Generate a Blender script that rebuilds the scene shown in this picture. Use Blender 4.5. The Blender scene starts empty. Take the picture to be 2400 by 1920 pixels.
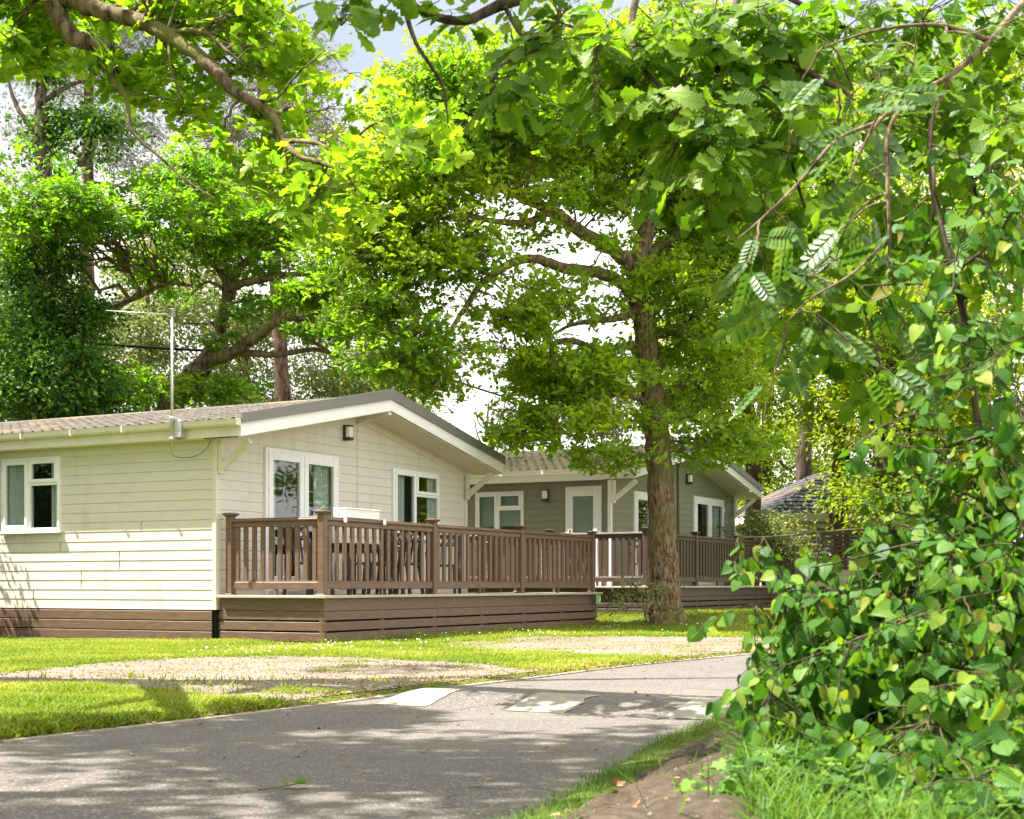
import bpy, math, random
import numpy as np

# ------------------------------------------------------------------ camera, sky, sun, exposure
scene = bpy.context.scene
C = scene.collection
EYE = 0.78
FOC = 3381.0 / 2400.0          # focal length in frame widths
cam_data = bpy.data.cameras.new('camera')
cam = bpy.data.objects.new('camera', cam_data)
C.objects.link(cam)
cam.location = (0, 0, EYE)
cam.rotation_euler = (math.radians(90), 0, 0)
cam_data.sensor_fit = 'HORIZONTAL'
cam_data.sensor_width = 36.0
cam_data.lens = 36.0 * FOC
cam_data.shift_y = (1370 - 960) / 2400.0
cam_data.clip_start = 0.05
cam_data.clip_end = 2000
cam_data.dof.use_dof = True
cam_data.dof.focus_distance = 20.0
cam_data.dof.aperture_fstop = 10.0
scene.camera = cam

SUN_EL = math.radians(60)
SUN_XY = np.array([-0.985, 0.02]); SUN_XY /= np.linalg.norm(SUN_XY)
SUN_DIR = np.array([SUN_XY[0] * math.cos(SUN_EL), SUN_XY[1] * math.cos(SUN_EL), math.sin(SUN_EL)])
world = bpy.data.worlds.new('World')
scene.world = world
world.use_nodes = True
wn, wl = world.node_tree.nodes, world.node_tree.links
for n in list(wn):
    wn.remove(n)
w_out = wn.new('ShaderNodeOutputWorld')
w_bg = wn.new('ShaderNodeBackground')
w_sky = wn.new('ShaderNodeTexSky')
w_sky.sky_type = 'NISHITA'
w_sky.sun_disc = False
w_sky.sun_elevation = SUN_EL
w_sky.sun_rotation = math.atan2(SUN_XY[0], SUN_XY[1])
w_sky.air_density = 1.0
w_sky.dust_density = 2.5
w_sky.ozone_density = 1.0
w_co = wn.new('ShaderNodeTexCoord')
w_map = wn.new('ShaderNodeMapping'); w_map.inputs['Scale'].default_value = (1, 1, 3)
w_no = wn.new('ShaderNodeTexNoise'); w_no.inputs['Scale'].default_value = 2.2; w_no.inputs['Detail'].default_value = 6
w_rmp = wn.new('ShaderNodeValToRGB')
w_rmp.color_ramp.elements[0].position = 0.30; w_rmp.color_ramp.elements[0].color = (0.75, 0.75, 0.75, 1)
w_rmp.color_ramp.elements[1].position = 0.62; w_rmp.color_ramp.elements[1].color = (0.95, 0.95, 0.95, 1)
w_mix = wn.new('ShaderNodeMix'); w_mix.data_type = 'RGBA'
wl.new(w_co.outputs['Generated'], w_map.inputs['Vector'])
wl.new(w_map.outputs['Vector'], w_no.inputs['Vector'])
wl.new(w_no.outputs['Fac'], w_rmp.inputs['Fac'])
wl.new(w_rmp.outputs['Color'], w_mix.inputs[0])
wl.new(w_sky.outputs['Color'], w_mix.inputs[6])
w_sep = wn.new('ShaderNodeSeparateXYZ'); wl.new(w_co.outputs['Generated'], w_sep.inputs[0])
w_rng = wn.new('ShaderNodeMapRange'); w_rng.inputs['From Min'].default_value = -1; w_rng.inputs['From Max'].default_value = 1
w_rng.inputs['To Min'].default_value = .55; w_rng.inputs['To Max'].default_value = 1.75     # unseen right-hand sky brightened to light the shaded gable
wl.new(w_sep.outputs[0], w_rng.inputs['Value'])
w_cl = wn.new('ShaderNodeVectorMath'); w_cl.operation = 'SCALE'
w_cl.inputs[0].default_value = (8.7, 8.45, 8.1)       # thin bright cloud
wl.new(w_rng.outputs[0], w_cl.inputs['Scale'])
w_el = wn.new('ShaderNodeValToRGB')                   # white towards the horizon, a paler blue gap above it, unseen zenith brightened to make up ambient light
el = w_el.color_ramp.elements
for p_, c_ in ((.26, (1, 1, 1)), (.335, (.36, .41, .49)), (.50, (.42, .47, .54)), (.70, (1.45, 1.42, 1.38))):
    e_ = el.new(p_); e_.color = (*c_, 1)
el[0].color = (1, 1, 1, 1); el[-1].color = (1.45, 1.42, 1.38, 1)
wl.new(w_sep.outputs[2], w_el.inputs['Fac'])
w_m2 = wn.new('ShaderNodeVectorMath'); w_m2.operation = 'MULTIPLY'
wl.new(w_cl.outputs[0], w_m2.inputs[0]); wl.new(w_el.outputs['Color'], w_m2.inputs[1])
wl.new(w_m2.outputs[0], w_mix.inputs[7])
wl.new(w_mix.outputs[2], w_bg.inputs['Color'])
w_bg.inputs['Strength'].default_value = 0.06
wl.new(w_bg.outputs['Background'], w_out.inputs['Surface'])

sun_data = bpy.data.lights.new('sun', 'SUN')
sun_data.energy = 5.0
sun_data.angle = math.radians(0.53)
sun_data.color = (1.0, 0.95, 0.88)
sun = bpy.data.objects.new('sun', sun_data)
C.objects.link(sun)
from mathutils import Vector, Matrix
sun.rotation_euler = Vector(-SUN_DIR).to_track_quat('-Z', 'Y').to_euler()
sun.location = (-20, 0, 40)

scene.view_settings.view_transform = 'Standard'
scene.view_settings.look = 'None'
scene.view_settings.exposure = 1.86
scene.view_settings.gamma = 1.0
scene.render.engine = 'CYCLES'
cy = scene.cycles
cy.max_bounces = 9
cy.diffuse_bounces = 6
cy.glossy_bounces = 3
cy.transmission_bounces = 6
cy.transparent_max_bounces = 8
cy.caustics_reflective = False
cy.caustics_refractive = False
cy.use_denoising = True
cy.sample_clamp_indirect = 6.0

rng = np.random.default_rng(11)
random.seed(5)


def P(px, py, d):
    """A place in the world, from its bearing (in units of the surveyed photograph) and its distance d."""
    return np.array([(px - 1200) / 3381.0 * d, d, EYE + (1370 - py) / 3381.0 * d])


def nrm(v):
    v = np.asarray(v, float)
    return v / (np.linalg.norm(v, axis=-1, keepdims=True) + 1e-9)


# ------------------------------------------------------------------ object helpers
def tag(o, label=None, cat=None, group=None, kind=None):
    if label: o['label'] = label
    if cat: o['category'] = cat
    if group: o['group'] = group
    if kind: o['kind'] = kind
    return o


def empty(name, loc=(0, 0, 0), rz=0.0, label=None, cat=None, group=None):
    o = bpy.data.objects.new(name, None)
    C.objects.link(o)
    o.location = loc
    o.rotation_euler = (0, 0, rz)
    o.empty_display_size = 0.2
    return tag(o, label, cat, group)


def link(name, me, mat, parent=None):
    o = bpy.data.objects.new(name, me)
    C.objects.link(o)
    if mat is not None:
        for m in (mat if isinstance(mat, (list, tuple)) else [mat]):
            me.materials.append(m)
    if parent is not None:
        o.parent = parent
    return o


def mesh_arrays(name, verts, loops, totals, smooth=False, mat_idx=None):
    me = bpy.data.meshes.new(name)
    verts = np.ascontiguousarray(verts, dtype=np.float32)
    loops = np.ascontiguousarray(loops, dtype=np.int32)
    totals = np.ascontiguousarray(totals, dtype=np.int32)
    me.vertices.add(len(verts)); me.vertices.foreach_set('co', verts.ravel())
    me.loops.add(len(loops)); me.loops.foreach_set('vertex_index', loops)
    starts = np.zeros(len(totals), dtype=np.int32)
    starts[1:] = np.cumsum(totals)[:-1]
    me.polygons.add(len(totals))
    me.polygons.foreach_set('loop_start', starts)
    me.polygons.foreach_set('loop_total', totals)
    if mat_idx is not None:
        me.polygons.foreach_set('material_index', np.asarray(mat_idx, np.int32))
    me.polygons.foreach_set('use_smooth', np.full(len(totals), smooth, dtype=bool))
    me.update(calc_edges=True)
    return me


class MB:
    """Collects boxes, bars, prisms and quads into ONE mesh."""
    def __init__(self):
        self.v, self.l, self.t, self.n = [], [], [], 0

    def add(self, verts, faces):
        verts = [tuple(map(float, q)) for q in verts]
        self.v += verts
        for f in faces:
            self.l += [self.n + i for i in f]
            self.t.append(len(f))
        self.n += len(verts)
        return self

    def box(self, x0, x1, y0, y1, z0, z1, ch=0.0):
        x0, x1 = min(x0, x1), max(x0, x1); y0, y1 = min(y0, y1), max(y0, y1); z0, z1 = min(z0, z1), max(z0, z1)
        c = min(ch, (x1 - x0) * .3, (y1 - y0) * .3, (z1 - z0) * .3)
        if c <= 0:
            v = [(x, y, z) for z in (z0, z1) for y in (y0, y1) for x in (x0, x1)]
            return self.add(v, [(0, 2, 3, 1), (4, 5, 7, 6), (0, 1, 5, 4), (2, 6, 7, 3), (0, 4, 6, 2), (1, 3, 7, 5)])
        v, idx = [], {}
        X, Y, Z = (x0, x1), (y0, y1), (z0, z1)
        for i in (0, 1):
            for j in (0, 1):
                for k in (0, 1):
                    si, sj, sk = (1 - 2 * i) * c, (1 - 2 * j) * c, (1 - 2 * k) * c
                    for a in range(3):
                        idx[(i, j, k, a)] = len(v)
                        v.append((X[i] + (si if a != 0 else 0), Y[j] + (sj if a != 1 else 0), Z[k] + (sk if a != 2 else 0)))
        f = []
        for i in (0, 1):
            q = [idx[(i, 0, 0, 0)], idx[(i, 1, 0, 0)], idx[(i, 1, 1, 0)], idx[(i, 0, 1, 0)]]
            f.append(q if i else q[::-1])
            q = [idx[(0, i, 0, 1)], idx[(0, i, 1, 1)], idx[(1, i, 1, 1)], idx[(1, i, 0, 1)]]
            f.append(q if i else q[::-1])
            q = [idx[(0, 0, i, 2)], idx[(1, 0, i, 2)], idx[(1, 1, i, 2)], idx[(0, 1, i, 2)]]
            f.append(q if i else q[::-1])
        for j in (0, 1):
            for k in (0, 1):
                f.append([idx[(0, j, k, 1)], idx[(1, j, k, 1)], idx[(1, j, k, 2)], idx[(0, j, k, 2)]])
                f.append([idx[(j, 0, k, 0)], idx[(j, 1, k, 0)], idx[(j, 1, k, 2)], idx[(j, 0, k, 2)]])
                f.append([idx[(j, k, 0, 0)], idx[(j, k, 1, 0)], idx[(j, k, 1, 1)], idx[(j, k, 0, 1)]])
        for i in (0, 1):
            for j in (0, 1):
                for k in (0, 1):
                    f.append([idx[(i, j, k, 0)], idx[(i, j, k, 1)], idx[(i, j, k, 2)]])
        return self.add(v, f)

    def prism(self, poly, axis, a0, a1):
        """Extrude a 2D polygon. axis 'x': poly is (y,z); 'y': poly is (x,z); 'z': poly is (x,y)."""
        n = len(poly)
        def mk(p, a):
            return {'x': (a, p[0], p[1]), 'y': (p[0], a, p[1]), 'z': (p[0], p[1], a)}[axis]
        v = [mk(p, a0) for p in poly] + [mk(p, a1) for p in poly]
        f = [list(range(n))[::-1], list(range(n, 2 * n))]
        for i in range(n):
            j = (i + 1) % n
            f.append([i, j, n + j, n + i])
        return self.add(v, f)

    def bar(self, a, b, w, h, up=(0, 0, 1)):
        a, b = np.array(a, float), np.array(b, float)
        d = nrm(b - a); s = np.cross(d, up)
        if np.linalg.norm(s) < 1e-4: s = np.cross(d, (1, 0, 0))
        s = nrm(s); u = np.cross(s, d)
        v = []
        for q in (a, b):
            for (i, j) in ((-1, -1), (1, -1), (1, 1), (-1, 1)):
                v.append(q + s * i * w / 2 + u * j * h / 2)
        return self.add(v, [(3, 2, 1, 0), (4, 5, 6, 7), (0, 1, 5, 4), (1, 2, 6, 5), (2, 3, 7, 6), (3, 0, 4, 7)])

    def tube(self, pts, rad, k=8):
        pts = np.array(pts, float); n = len(pts)
        rad = np.full(n, rad) if np.isscalar(rad) else np.array(rad, float)
        v, l, t = tube_arrays(pts, rad, k)
        base = self.n
        self.v += [tuple(q) for q in v.tolist()]
        self.l += (l + base).tolist(); self.t += t.tolist(); self.n += len(v)
        return self

    def build(self, name, mat, parent=None, smooth=False):
        return link(name, mesh_arrays(name, np.array(self.v), self.l, self.t, smooth), mat, parent)


def tube_arrays(pts, rad, k, jitter=0.0):
    n = len(pts)
    tan = np.gradient(pts, axis=0); tan = nrm(tan)
    ref = np.array([0.31, 0.17, 0.93]) if abs(tan[0] @ np.array([0.31, 0.17, 0.93])) < .9 else np.array([1.0, 0, 0])
    s = nrm(np.cross(tan, ref)); u = np.cross(s, tan)
    a = np.linspace(0, 2 * np.pi, k, endpoint=False)
    rr = rad[:, None] * (1 + jitter * rng.normal(size=(n, k)))
    v = pts[:, None, :] + rr[..., None] * (np.cos(a)[None, :, None] * s[:, None, :] + np.sin(a)[None, :, None] * u[:, None, :])
    v = v.reshape(-1, 3)
    i = np.arange(n - 1)[:, None] * k; j = np.arange(k)[None, :]; j2 = (j + 1) % k
    q = np.stack([i + j, i + j2, i + k + j2, i + k + j], -1).reshape(-1)
    t = [4] * ((n - 1) * k)
    caps = list(range(k))[::-1] + list(range((n - 1) * k, n * k))
    return v, np.concatenate([q, caps]).astype(int), np.array(t + [k, k])


def catmull(pts, rad, per=6):
    pts = np.array(pts, float); rad = np.array(rad, float)
    if len(pts) < 3:
        tt = np.linspace(0, 1, per + 1)
        return pts[0] + (pts[-1] - pts[0]) * tt[:, None], rad[0] + (rad[-1] - rad[0]) * tt
    e = np.vstack([2 * pts[0] - pts[1], pts, 2 * pts[-1] - pts[-2]])
    out, ro = [], []
    for i in range(len(pts) - 1):
        p0, p1, p2, p3 = e[i:i + 4]
        for t in np.linspace(0, 1, per, endpoint=False):
            out.append(.5 * ((2 * p1) + (-p0 + p2) * t + (2 * p0 - 5 * p1 + 4 * p2 - p3) * t * t + (-p0 + 3 * p1 - 3 * p2 + p3) * t ** 3))
            ro.append(rad[i] + (rad[i + 1] - rad[i]) * t)
    out.append(pts[-1]); ro.append(rad[-1])
    return np.array(out), np.array(ro)


# ------------------------------------------------------------------ materials
def new_mat(name):
    m = bpy.data.materials.new(name)
    m.use_nodes = True
    nt = m.node_tree
    b = nt.nodes['Principled BSDF']
    return m, nt, b


def noise(nt, scale, detail=4, rough=.6, stretch=None, coord='Object'):
    tc = nt.nodes.new('ShaderNodeTexCoord')
    n = nt.nodes.new('ShaderNodeTexNoise')
    n.inputs['Scale'].default_value = scale; n.inputs['Detail'].default_value = detail; n.inputs['Roughness'].default_value = rough
    if stretch:
        mp = nt.nodes.new('ShaderNodeMapping'); mp.inputs['Scale'].default_value = stretch
        nt.links.new(tc.outputs[coord], mp.inputs['Vector']); nt.links.new(mp.outputs['Vector'], n.inputs['Vector'])
    else:
        nt.links.new(tc.outputs[coord], n.inputs['Vector'])
    return n.outputs['Fac']


def ramp(nt, fac, stops):
    r = nt.nodes.new('ShaderNodeValToRGB')
    el = r.color_ramp.elements
    while len(el) < len(stops): el.new(.5)
    for e, (p, c) in zip(el, stops):
        e.position = p; e.color = (*c, 1)
    nt.links.new(fac, r.inputs['Fac'])
    return r.outputs['Color']


def mixc(nt, fac, a, b, mode='MIX'):
    m = nt.nodes.new('ShaderNodeMix'); m.data_type = 'RGBA'; m.blend_type = mode
    for sock, val in ((m.inputs[0], fac), (m.inputs[6], a), (m.inputs[7], b)):
        if isinstance(val, (int, float)): sock.default_value = val
        elif isinstance(val, tuple): sock.default_value = (*val, 1)
        else: nt.links.new(val, sock)
    return m.outputs[2]


def bump(nt, b, height, strength=.3, dist=.02):
    bp = nt.nodes.new('ShaderNodeBump'); bp.inputs['Strength'].default_value = strength; bp.inputs['Distance'].default_value = dist
    nt.links.new(height, bp.inputs['Height']); nt.links.new(bp.outputs['Normal'], b.inputs['Normal'])


def simple(name, col, rough=.6, var=.12, scale=6, stretch=None, spec=.4, bmp=0.0, metal=0.0):
    m, nt, b = new_mat(name)
    f = noise(nt, scale, 5, .65, stretch)
    lo = tuple(max(0, c * (1 - var)) for c in col); hi = tuple(c * (1 + var) for c in col)
    nt.links.new(ramp(nt, f, [(.3, lo), (.7, hi)]), b.inputs['Base Color'])
    b.inputs['Roughness'].default_value = rough
    b.inputs['Specular IOR Level'].default_value = spec
    b.inputs['Metallic'].default_value = metal
    if bmp: bump(nt, b, noise(nt, scale * 6, 4, .7, stretch), bmp, .01)
    return m


def leaf_mat(name, stops, trans=.45, rough=.42, tint=(1.25, 1.2, .35), spec=.35, clump=None, veins=False):
    m, nt, b = new_mat(name)
    g = nt.nodes.new('ShaderNodeNewGeometry')
    fac = g.outputs['Random Per Island']
    if clump:
        nz = noise(nt, clump, 2, .5)
        ma = nt.nodes.new('ShaderNodeMath'); ma.operation = 'MULTIPLY_ADD'
        nt.links.new(fac, ma.inputs[0]); ma.inputs[1].default_value = .55
        mb = nt.nodes.new('ShaderNodeMath'); mb.operation = 'MULTIPLY_ADD'
        nt.links.new(nz, mb.inputs[0]); mb.inputs[1].default_value = 1.7; mb.inputs[2].default_value = -.62
        nt.links.new(mb.outputs[0], ma.inputs[2])
        fac = ma.outputs[0]
    col = ramp(nt, fac, stops)
    if veins:                                   # pale midrib and side veins, slight mottling
        at = nt.nodes.new('ShaderNodeAttribute'); at.attribute_name = 'blade'
        sx = nt.nodes.new('ShaderNodeSeparateXYZ'); nt.links.new(at.outputs['Vector'], sx.inputs[0])
        def mth(op, a, b_=None, c_=None):
            q = nt.nodes.new('ShaderNodeMath'); q.operation = op
            for k_, v_ in enumerate((a, b_, c_)):
                if v_ is None: continue
                if isinstance(v_, (int, float)): q.inputs[k_].default_value = v_
                else: nt.links.new(v_, q.inputs[k_])
            return q.outputs[0]
        ax = mth('ABSOLUTE', sx.outputs[0])
        mid = mth('SUBTRACT', 1.0, mth('MULTIPLY', ax, 45.0))
        sv = mth('FRACT', mth('MULTIPLY', mth('SUBTRACT', sx.outputs[1], mth('MULTIPLY', ax, .75)), 8.0))
        sv = mth('SUBTRACT', 1.0, mth('MULTIPLY', mth('ABSOLUTE', mth('SUBTRACT', sv, .5)), 9.0))
        vm = mth('MAXIMUM', mth('MAXIMUM', mid, 0.0), mth('MULTIPLY', mth('MAXIMUM', sv, 0.0), .55))
        vein = nt.nodes.new('ShaderNodeMath'); vein.operation = 'MINIMUM'; nt.links.new(vm, vein.inputs[0]); vein.inputs[1].default_value = 1.0
        mot = noise(nt, 60, 4, .7)
        col = mixc(nt, ramp(nt, mot, [(.45, (0, 0, 0)), (.75, (.4, .4, .4))]), col, mixc(nt, 1.0, col, (.55, .62, .5), 'MULTIPLY'))
        col = mixc(nt, mth('MULTIPLY', vein.outputs[0], .5), col, mixc(nt, 1.0, col, (2.0, 1.7, 1.9), 'MULTIPLY'))
        bump(nt, b, mth('SUBTRACT', 1.0, vm), .5, .003)
    nt.links.new(col, b.inputs['Base Color'])
    b.inputs['Roughness'].default_value = rough
    b.inputs['Specular IOR Level'].default_value = spec
    tr = nt.nodes.new('ShaderNodeBsdfTranslucent')
    nt.links.new(mixc(nt, 1.0, col, tint, 'MULTIPLY'), tr.inputs['Color'])
    mx = nt.nodes.new('ShaderNodeMixShader'); mx.inputs[0].default_value = trans
    nt.links.new(b.outputs[0], mx.inputs[1]); nt.links.new(tr.outputs[0], mx.inputs[2])
    nt.links.new(mx.outputs[0], nt.nodes['Material Output'].inputs['Surface'])
    return m


def bark_mat(name, c0, c1, moss=None, scale=9, stretch=(1, 1, .22), strength=.9):
    m, nt, b = new_mat(name)
    f = noise(nt, scale, 7, .7, stretch)
    col = ramp(nt, f, [(.38, tuple(c * .22 for c in c0)), (.48, c0), (.62, c1)])
    if moss:
        mm = noise(nt, 1.3, 4, .6)
        col = mixc(nt, ramp(nt, mm, [(.48, (0, 0, 0)), (.62, (.8, .8, .8))]), col, moss)
    nt.links.new(col, b.inputs['Base Color'])
    b.inputs['Roughness'].default_value = .9
    b.inputs['Specular IOR Level'].default_value = .15
    bump(nt, b, f, strength, .03)
    return m


def painted(name, col, stain, amount=.45):
    m, nt, b = new_mat(name)
    c = ramp(nt, noise(nt, 3, 5, .65, (1, 1, 5)), [(.3, tuple(q * .95 for q in col)), (.7, tuple(q * 1.04 for q in col))])
    drip = noise(nt, 5, 6, .7, (1, 1, .10)); blot = noise(nt, .9, 5, .6)
    f = mixc(nt, 1.0, ramp(nt, drip, [(.50, (0, 0, 0)), (.72, (1, 1, 1))]), ramp(nt, blot, [(.42, (0, 0, 0)), (.66, (amount, amount, amount))]), 'MULTIPLY')
    c = mixc(nt, f, c, stain)
    nt.links.new(c, b.inputs['Base Color'])
    b.inputs['Roughness'].default_value = .55
    b.inputs['Specular IOR Level'].default_value = .35
    bump(nt, b, noise(nt, 30, 4, .7, (.25, .25, 2)), .12, .004)
    return m


M = {}
M['cream'] = painted('cream_painted_boards', (.60, .552, .468), (.31, .28, .18))
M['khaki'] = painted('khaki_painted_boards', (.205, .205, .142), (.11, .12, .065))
M['white'] = painted('white_upvc', (.74, .74, .72), (.47, .46, .36), .25)
M['whitewood'] = simple('white_painted_timber', (.80, .78, .74), .5, .04, 5)
M['creamwood'] = painted('cream_painted_timber', (.62, .575, .465), (.33, .32, .18), .5)
M['trim'] = simple('dark_grey_roof_trim', (.155, .15, .14), .45, .08, 7)
M['deck'] = simple('brown_deck_boards', (.135, .080, .050), .5, .32, 5, (1, 1, 9), bmp=.15)
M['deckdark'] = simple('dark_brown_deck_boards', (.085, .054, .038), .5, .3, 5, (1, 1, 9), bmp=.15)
M['decktop'] = simple('worn_deck_top_boards', (.42, .34, .26), .7, .15, 4)
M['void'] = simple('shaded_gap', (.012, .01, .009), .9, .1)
M['metal'] = simple('galvanised_metal', (.55, .55, .53), .38, .1, 12, metal=.8)
M['black'] = simple('black_metal', (.03, .03, .03), .45, .1)
M['rattan'] = simple('dark_grey_furniture', (.05, .045, .042), .6, .3, 30)
M['diffuser'] = simple('white_lamp_diffuser', (.82, .82, .8), .25, .02)
M['curtain'] = simple('net_curtain', (.72, .71, .66), .8, .05)
M['blind'] = simple('pale_roller_blind', (.42, .46, .45), .7, .04)
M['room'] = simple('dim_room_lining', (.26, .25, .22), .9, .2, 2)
M['green_sign'] = simple('green_sign_plate', (.12, .42, .10), .4, .08)
M['sign_white'] = simple('pale_sign_print', (.65, .78, .55), .4, .03)
M['cable'] = simple('black_cable', (.015, .015, .015), .95, .1, spec=.0)
M['wall_render'] = simple('beige_rendered_wall', (.42, .37, .30), .85, .1, 8)
M['kerb'] = simple('pale_edging_kerb', (.27, .225, .185), .85, .25, 14, bmp=.3)
def paint_mat():
    m, nt, b = new_mat('worn_cream_road_paint')
    base = ramp(nt, noise(nt, 4, 6, .7), [(.3, (.19, .175, .135)), (.7, (.27, .245, .19))])
    wear = ramp(nt, noise(nt, 55, 5, .8), [(.56, (0, 0, 0)), (.64, (.8, .8, .8))])
    c = mixc(nt, wear, base, (.13, .115, .10))
    c = mixc(nt, ramp(nt, noise(nt, 7, 6, .8), [(.62, (0, 0, 0)), (.8, (.25, .25, .25))]), c, (.16, .145, .12))
    nt.links.new(c, b.inputs['Base Color']); b.inputs['Roughness'].default_value = .85
    bump(nt, b, noise(nt, 90, 4, .7), .4, .006)
    return m


M['marking'] = paint_mat()


def glass_mat():
    m, nt, b = new_mat('window_glass')
    nt.nodes.remove(b)
    gl = nt.nodes.new('ShaderNodeBsdfGlossy'); gl.inputs['Roughness'].default_value = .015
    gl.inputs['Color'].default_value = (.92, .95, .96, 1)
    tr = nt.nodes.new('ShaderNodeBsdfTransparent'); tr.inputs['Color'].default_value = (.80, .85, .83, 1)
    fr = nt.nodes.new('ShaderNodeFresnel'); fr.inputs['IOR'].default_value = 1.85
    nz = noise(nt, 1.4, 2, .5)
    bp = nt.nodes.new('ShaderNodeBump'); bp.inputs['Strength'].default_value = .04; bp.inputs['Distance'].default_value = .05
    nt.links.new(nz, bp.inputs['Height'])
    nt.links.new(bp.outputs['Normal'], gl.inputs['Normal'])
    mx = nt.nodes.new('ShaderNodeMixShader')
    ge = nt.nodes.new('ShaderNodeNewGeometry')
    inv = nt.nodes.new('ShaderNodeMath'); inv.operation = 'SUBTRACT'; inv.inputs[0].default_value = 1.0
    nt.links.new(ge.outputs['Backfacing'], inv.inputs[1])
    mu = nt.nodes.new('ShaderNodeMath'); mu.operation = 'MULTIPLY'
    nt.links.new(fr.outputs[0], mu.inputs[0]); nt.links.new(inv.outputs[0], mu.inputs[1])
    nt.links.new(mu.outputs[0], mx.inputs[0]); nt.links.new(tr.outputs[0], mx.inputs[1]); nt.links.new(gl.outputs[0], mx.inputs[2])
    nt.links.new(mx.outputs[0], nt.nodes['Material Output'].inputs['Surface'])
    return m


M['glass'] = glass_mat()


def roof_mat(name, base, light, moss, moss_pos):
    m, nt, b = new_mat(name)
    f = noise(nt, 7, 6, .75)
    col = ramp(nt, f, [(.3, tuple(c * .55 for c in base)), (.5, base), (.72, light)])
    mf = noise(nt, .55, 5, .7)
    col = mixc(nt, ramp(nt, mf, [(moss_pos, (0, 0, 0)), (moss_pos + .12, (.85, .85, .85))]), col,
               ramp(nt, noise(nt, 14, 4, .7), [(.35, moss[0]), (.65, moss[1])]))
    nt.links.new(col, b.inputs['Base Color'])
    b.inputs['Roughness'].default_value = .88
    b.inputs['Specular IOR Level'].default_value = .2
    bump(nt, b, noise(nt, 60, 4, .7), .5, .01)
    return m


M['roof_one'] = roof_mat('brown_tile_sheet', (.105, .090, .077), (.20, .175, .15), ((.22, .12, .06), (.30, .24, .08)), .55)
M['roof_two'] = roof_mat('mossy_brown_tiles', (.052, .043, .030), (.12, .09, .06), ((.03, .027, .013), (.065, .055, .022)), .38)  # tile tones darkened to carry the oak's shade on this roof
M['slate'] = roof_mat('grey_slate', (.055, .06, .072), (.10, .105, .12), ((.15, .105, .075), (.20, .145, .10)), .46)

GREEN_OAK = [(0.0, (.11, .235, .018)), (.45, (.23, .36, .022)), (.8, (.35, .45, .028)), (1.0, (.43, .47, .04))]
M['oak'] = leaf_mat('oak_leaves', GREEN_OAK, .62, clump=.55, tint=(1.12, 1.25, .35))
M['oak_near'] = leaf_mat('near_oak_leaves', [(0.0, (.075, .175, .014)), (.5, (.16, .285, .018)), (1.0, (.25, .37, .03))], .6, spec=.25, veins=True, tint=(1.15, 1.25, .35))
M['oak_left'] = leaf_mat('deep_green_oak_leaves', [(0.0, (.075, .185, .016)), (.5, (.155, .305, .022)), (1.0, (.31, .42, .03))], .6, clump=.7, tint=(1.1, 1.25, .35))
M['ivy'] = leaf_mat('ivy_leaves', [(0.0, (.025, .075, .012)), (.6, (.065, .165, .02)), (1.0, (.17, .29, .035))], .38, .5, spec=.25)
M['pine'] = leaf_mat('pine_needles', [(0.0, (.075, .085, .05)), (.6, (.14, .145, .085)), (1.0, (.22, .20, .12))], .25, .6, tint=(1.1, 1.1, .7))
M['pale'] = leaf_mat('pale_woodland_leaves', [(0.0, (.12, .16, .055)), (.5, (.20, .245, .085)), (1.0, (.31, .335, .14))], .45, .6, tint=(1.1, 1.1, .6), clump=.4)
M['beech'] = leaf_mat('bright_woodland_leaves', [(0.0, (.10, .18, .012)), (.5, (.22, .32, .02)), (1.0, (.40, .44, .03))], .6, .5, clump=.5)
M['darkwood'] = leaf_mat('dark_woodland_leaves', [(0.0, (.03, .075, .015)), (.5, (.06, .125, .02)), (1.0, (.12, .19, .03))], .35, .5, clump=.5)
M['birch'] = leaf_mat('birch_leaves', [(0.0, (.035, .12, .014)), (.45, (.075, .20, .020)), (.82, (.14, .28, .026)), (.96, (.27, .37, .035)), (1.0, (.26, .19, .06))], .5, .46, spec=.26, veins=True)
M['rowan'] = leaf_mat('rowan_leaves', [(0.0, (.05, .125, .028)), (.6, (.085, .18, .035)), (1.0, (.16, .25, .05))], .42, .4, spec=.4)
M['bush'] = leaf_mat('garden_shrub_leaves', [(0.0, (.06, .10, .03)), (.6, (.16, .21, .07)), (1.0, (.36, .36, .14))], .35)
M['grass_blade'] = leaf_mat('grass_blades', [(0.0, (.10, .17, .014)), (.5, (.19, .255, .024)), (.85, (.29, .32, .045)), (1.0, (.42, .37, .15))], .35, .6, spec=.15, clump=.6)
M['bank_grass'] = leaf_mat('bank_grass_blades', [(0.0, (.04, .11, .012)), (.5, (.08, .185, .02)), (1.0, (.17, .27, .03))], .4, .5, spec=.25)
M['dead_leaf'] = leaf_mat('dead_leaves', [(0.0, (.14, .075, .035)), (.6, (.25, .15, .07)), (1.0, (.38, .27, .14))], .2, .7, tint=(1, .8, .5))
M['bark_oak'] = bark_mat('oak_bark', (.155, .105, .06), (.30, .215, .13), (.13, .12, .04), 22, (1, 1, .22), 1.0)
M['bark_moss'] = bark_mat('mossy_oak_bark', (.13, .095, .06), (.25, .19, .12), (.16, .16, .035), 12)
M['bark_pine'] = bark_mat('pine_bark', (.10, .062, .042), (.18, .115, .08), None, 8, (1, 1, .3))
M['bark_dark'] = bark_mat('dark_bark', (.075, .055, .04), (.15, .115, .08), None, 9)
M['twig_green'] = bark_mat('green_brown_twig_bark', (.075, .07, .03), (.15, .125, .065), None, 20)
M['bark_birch'] = bark_mat('pale_brown_twig_bark', (.17, .12, .075), (.30, .23, .155), None, 20)


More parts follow.
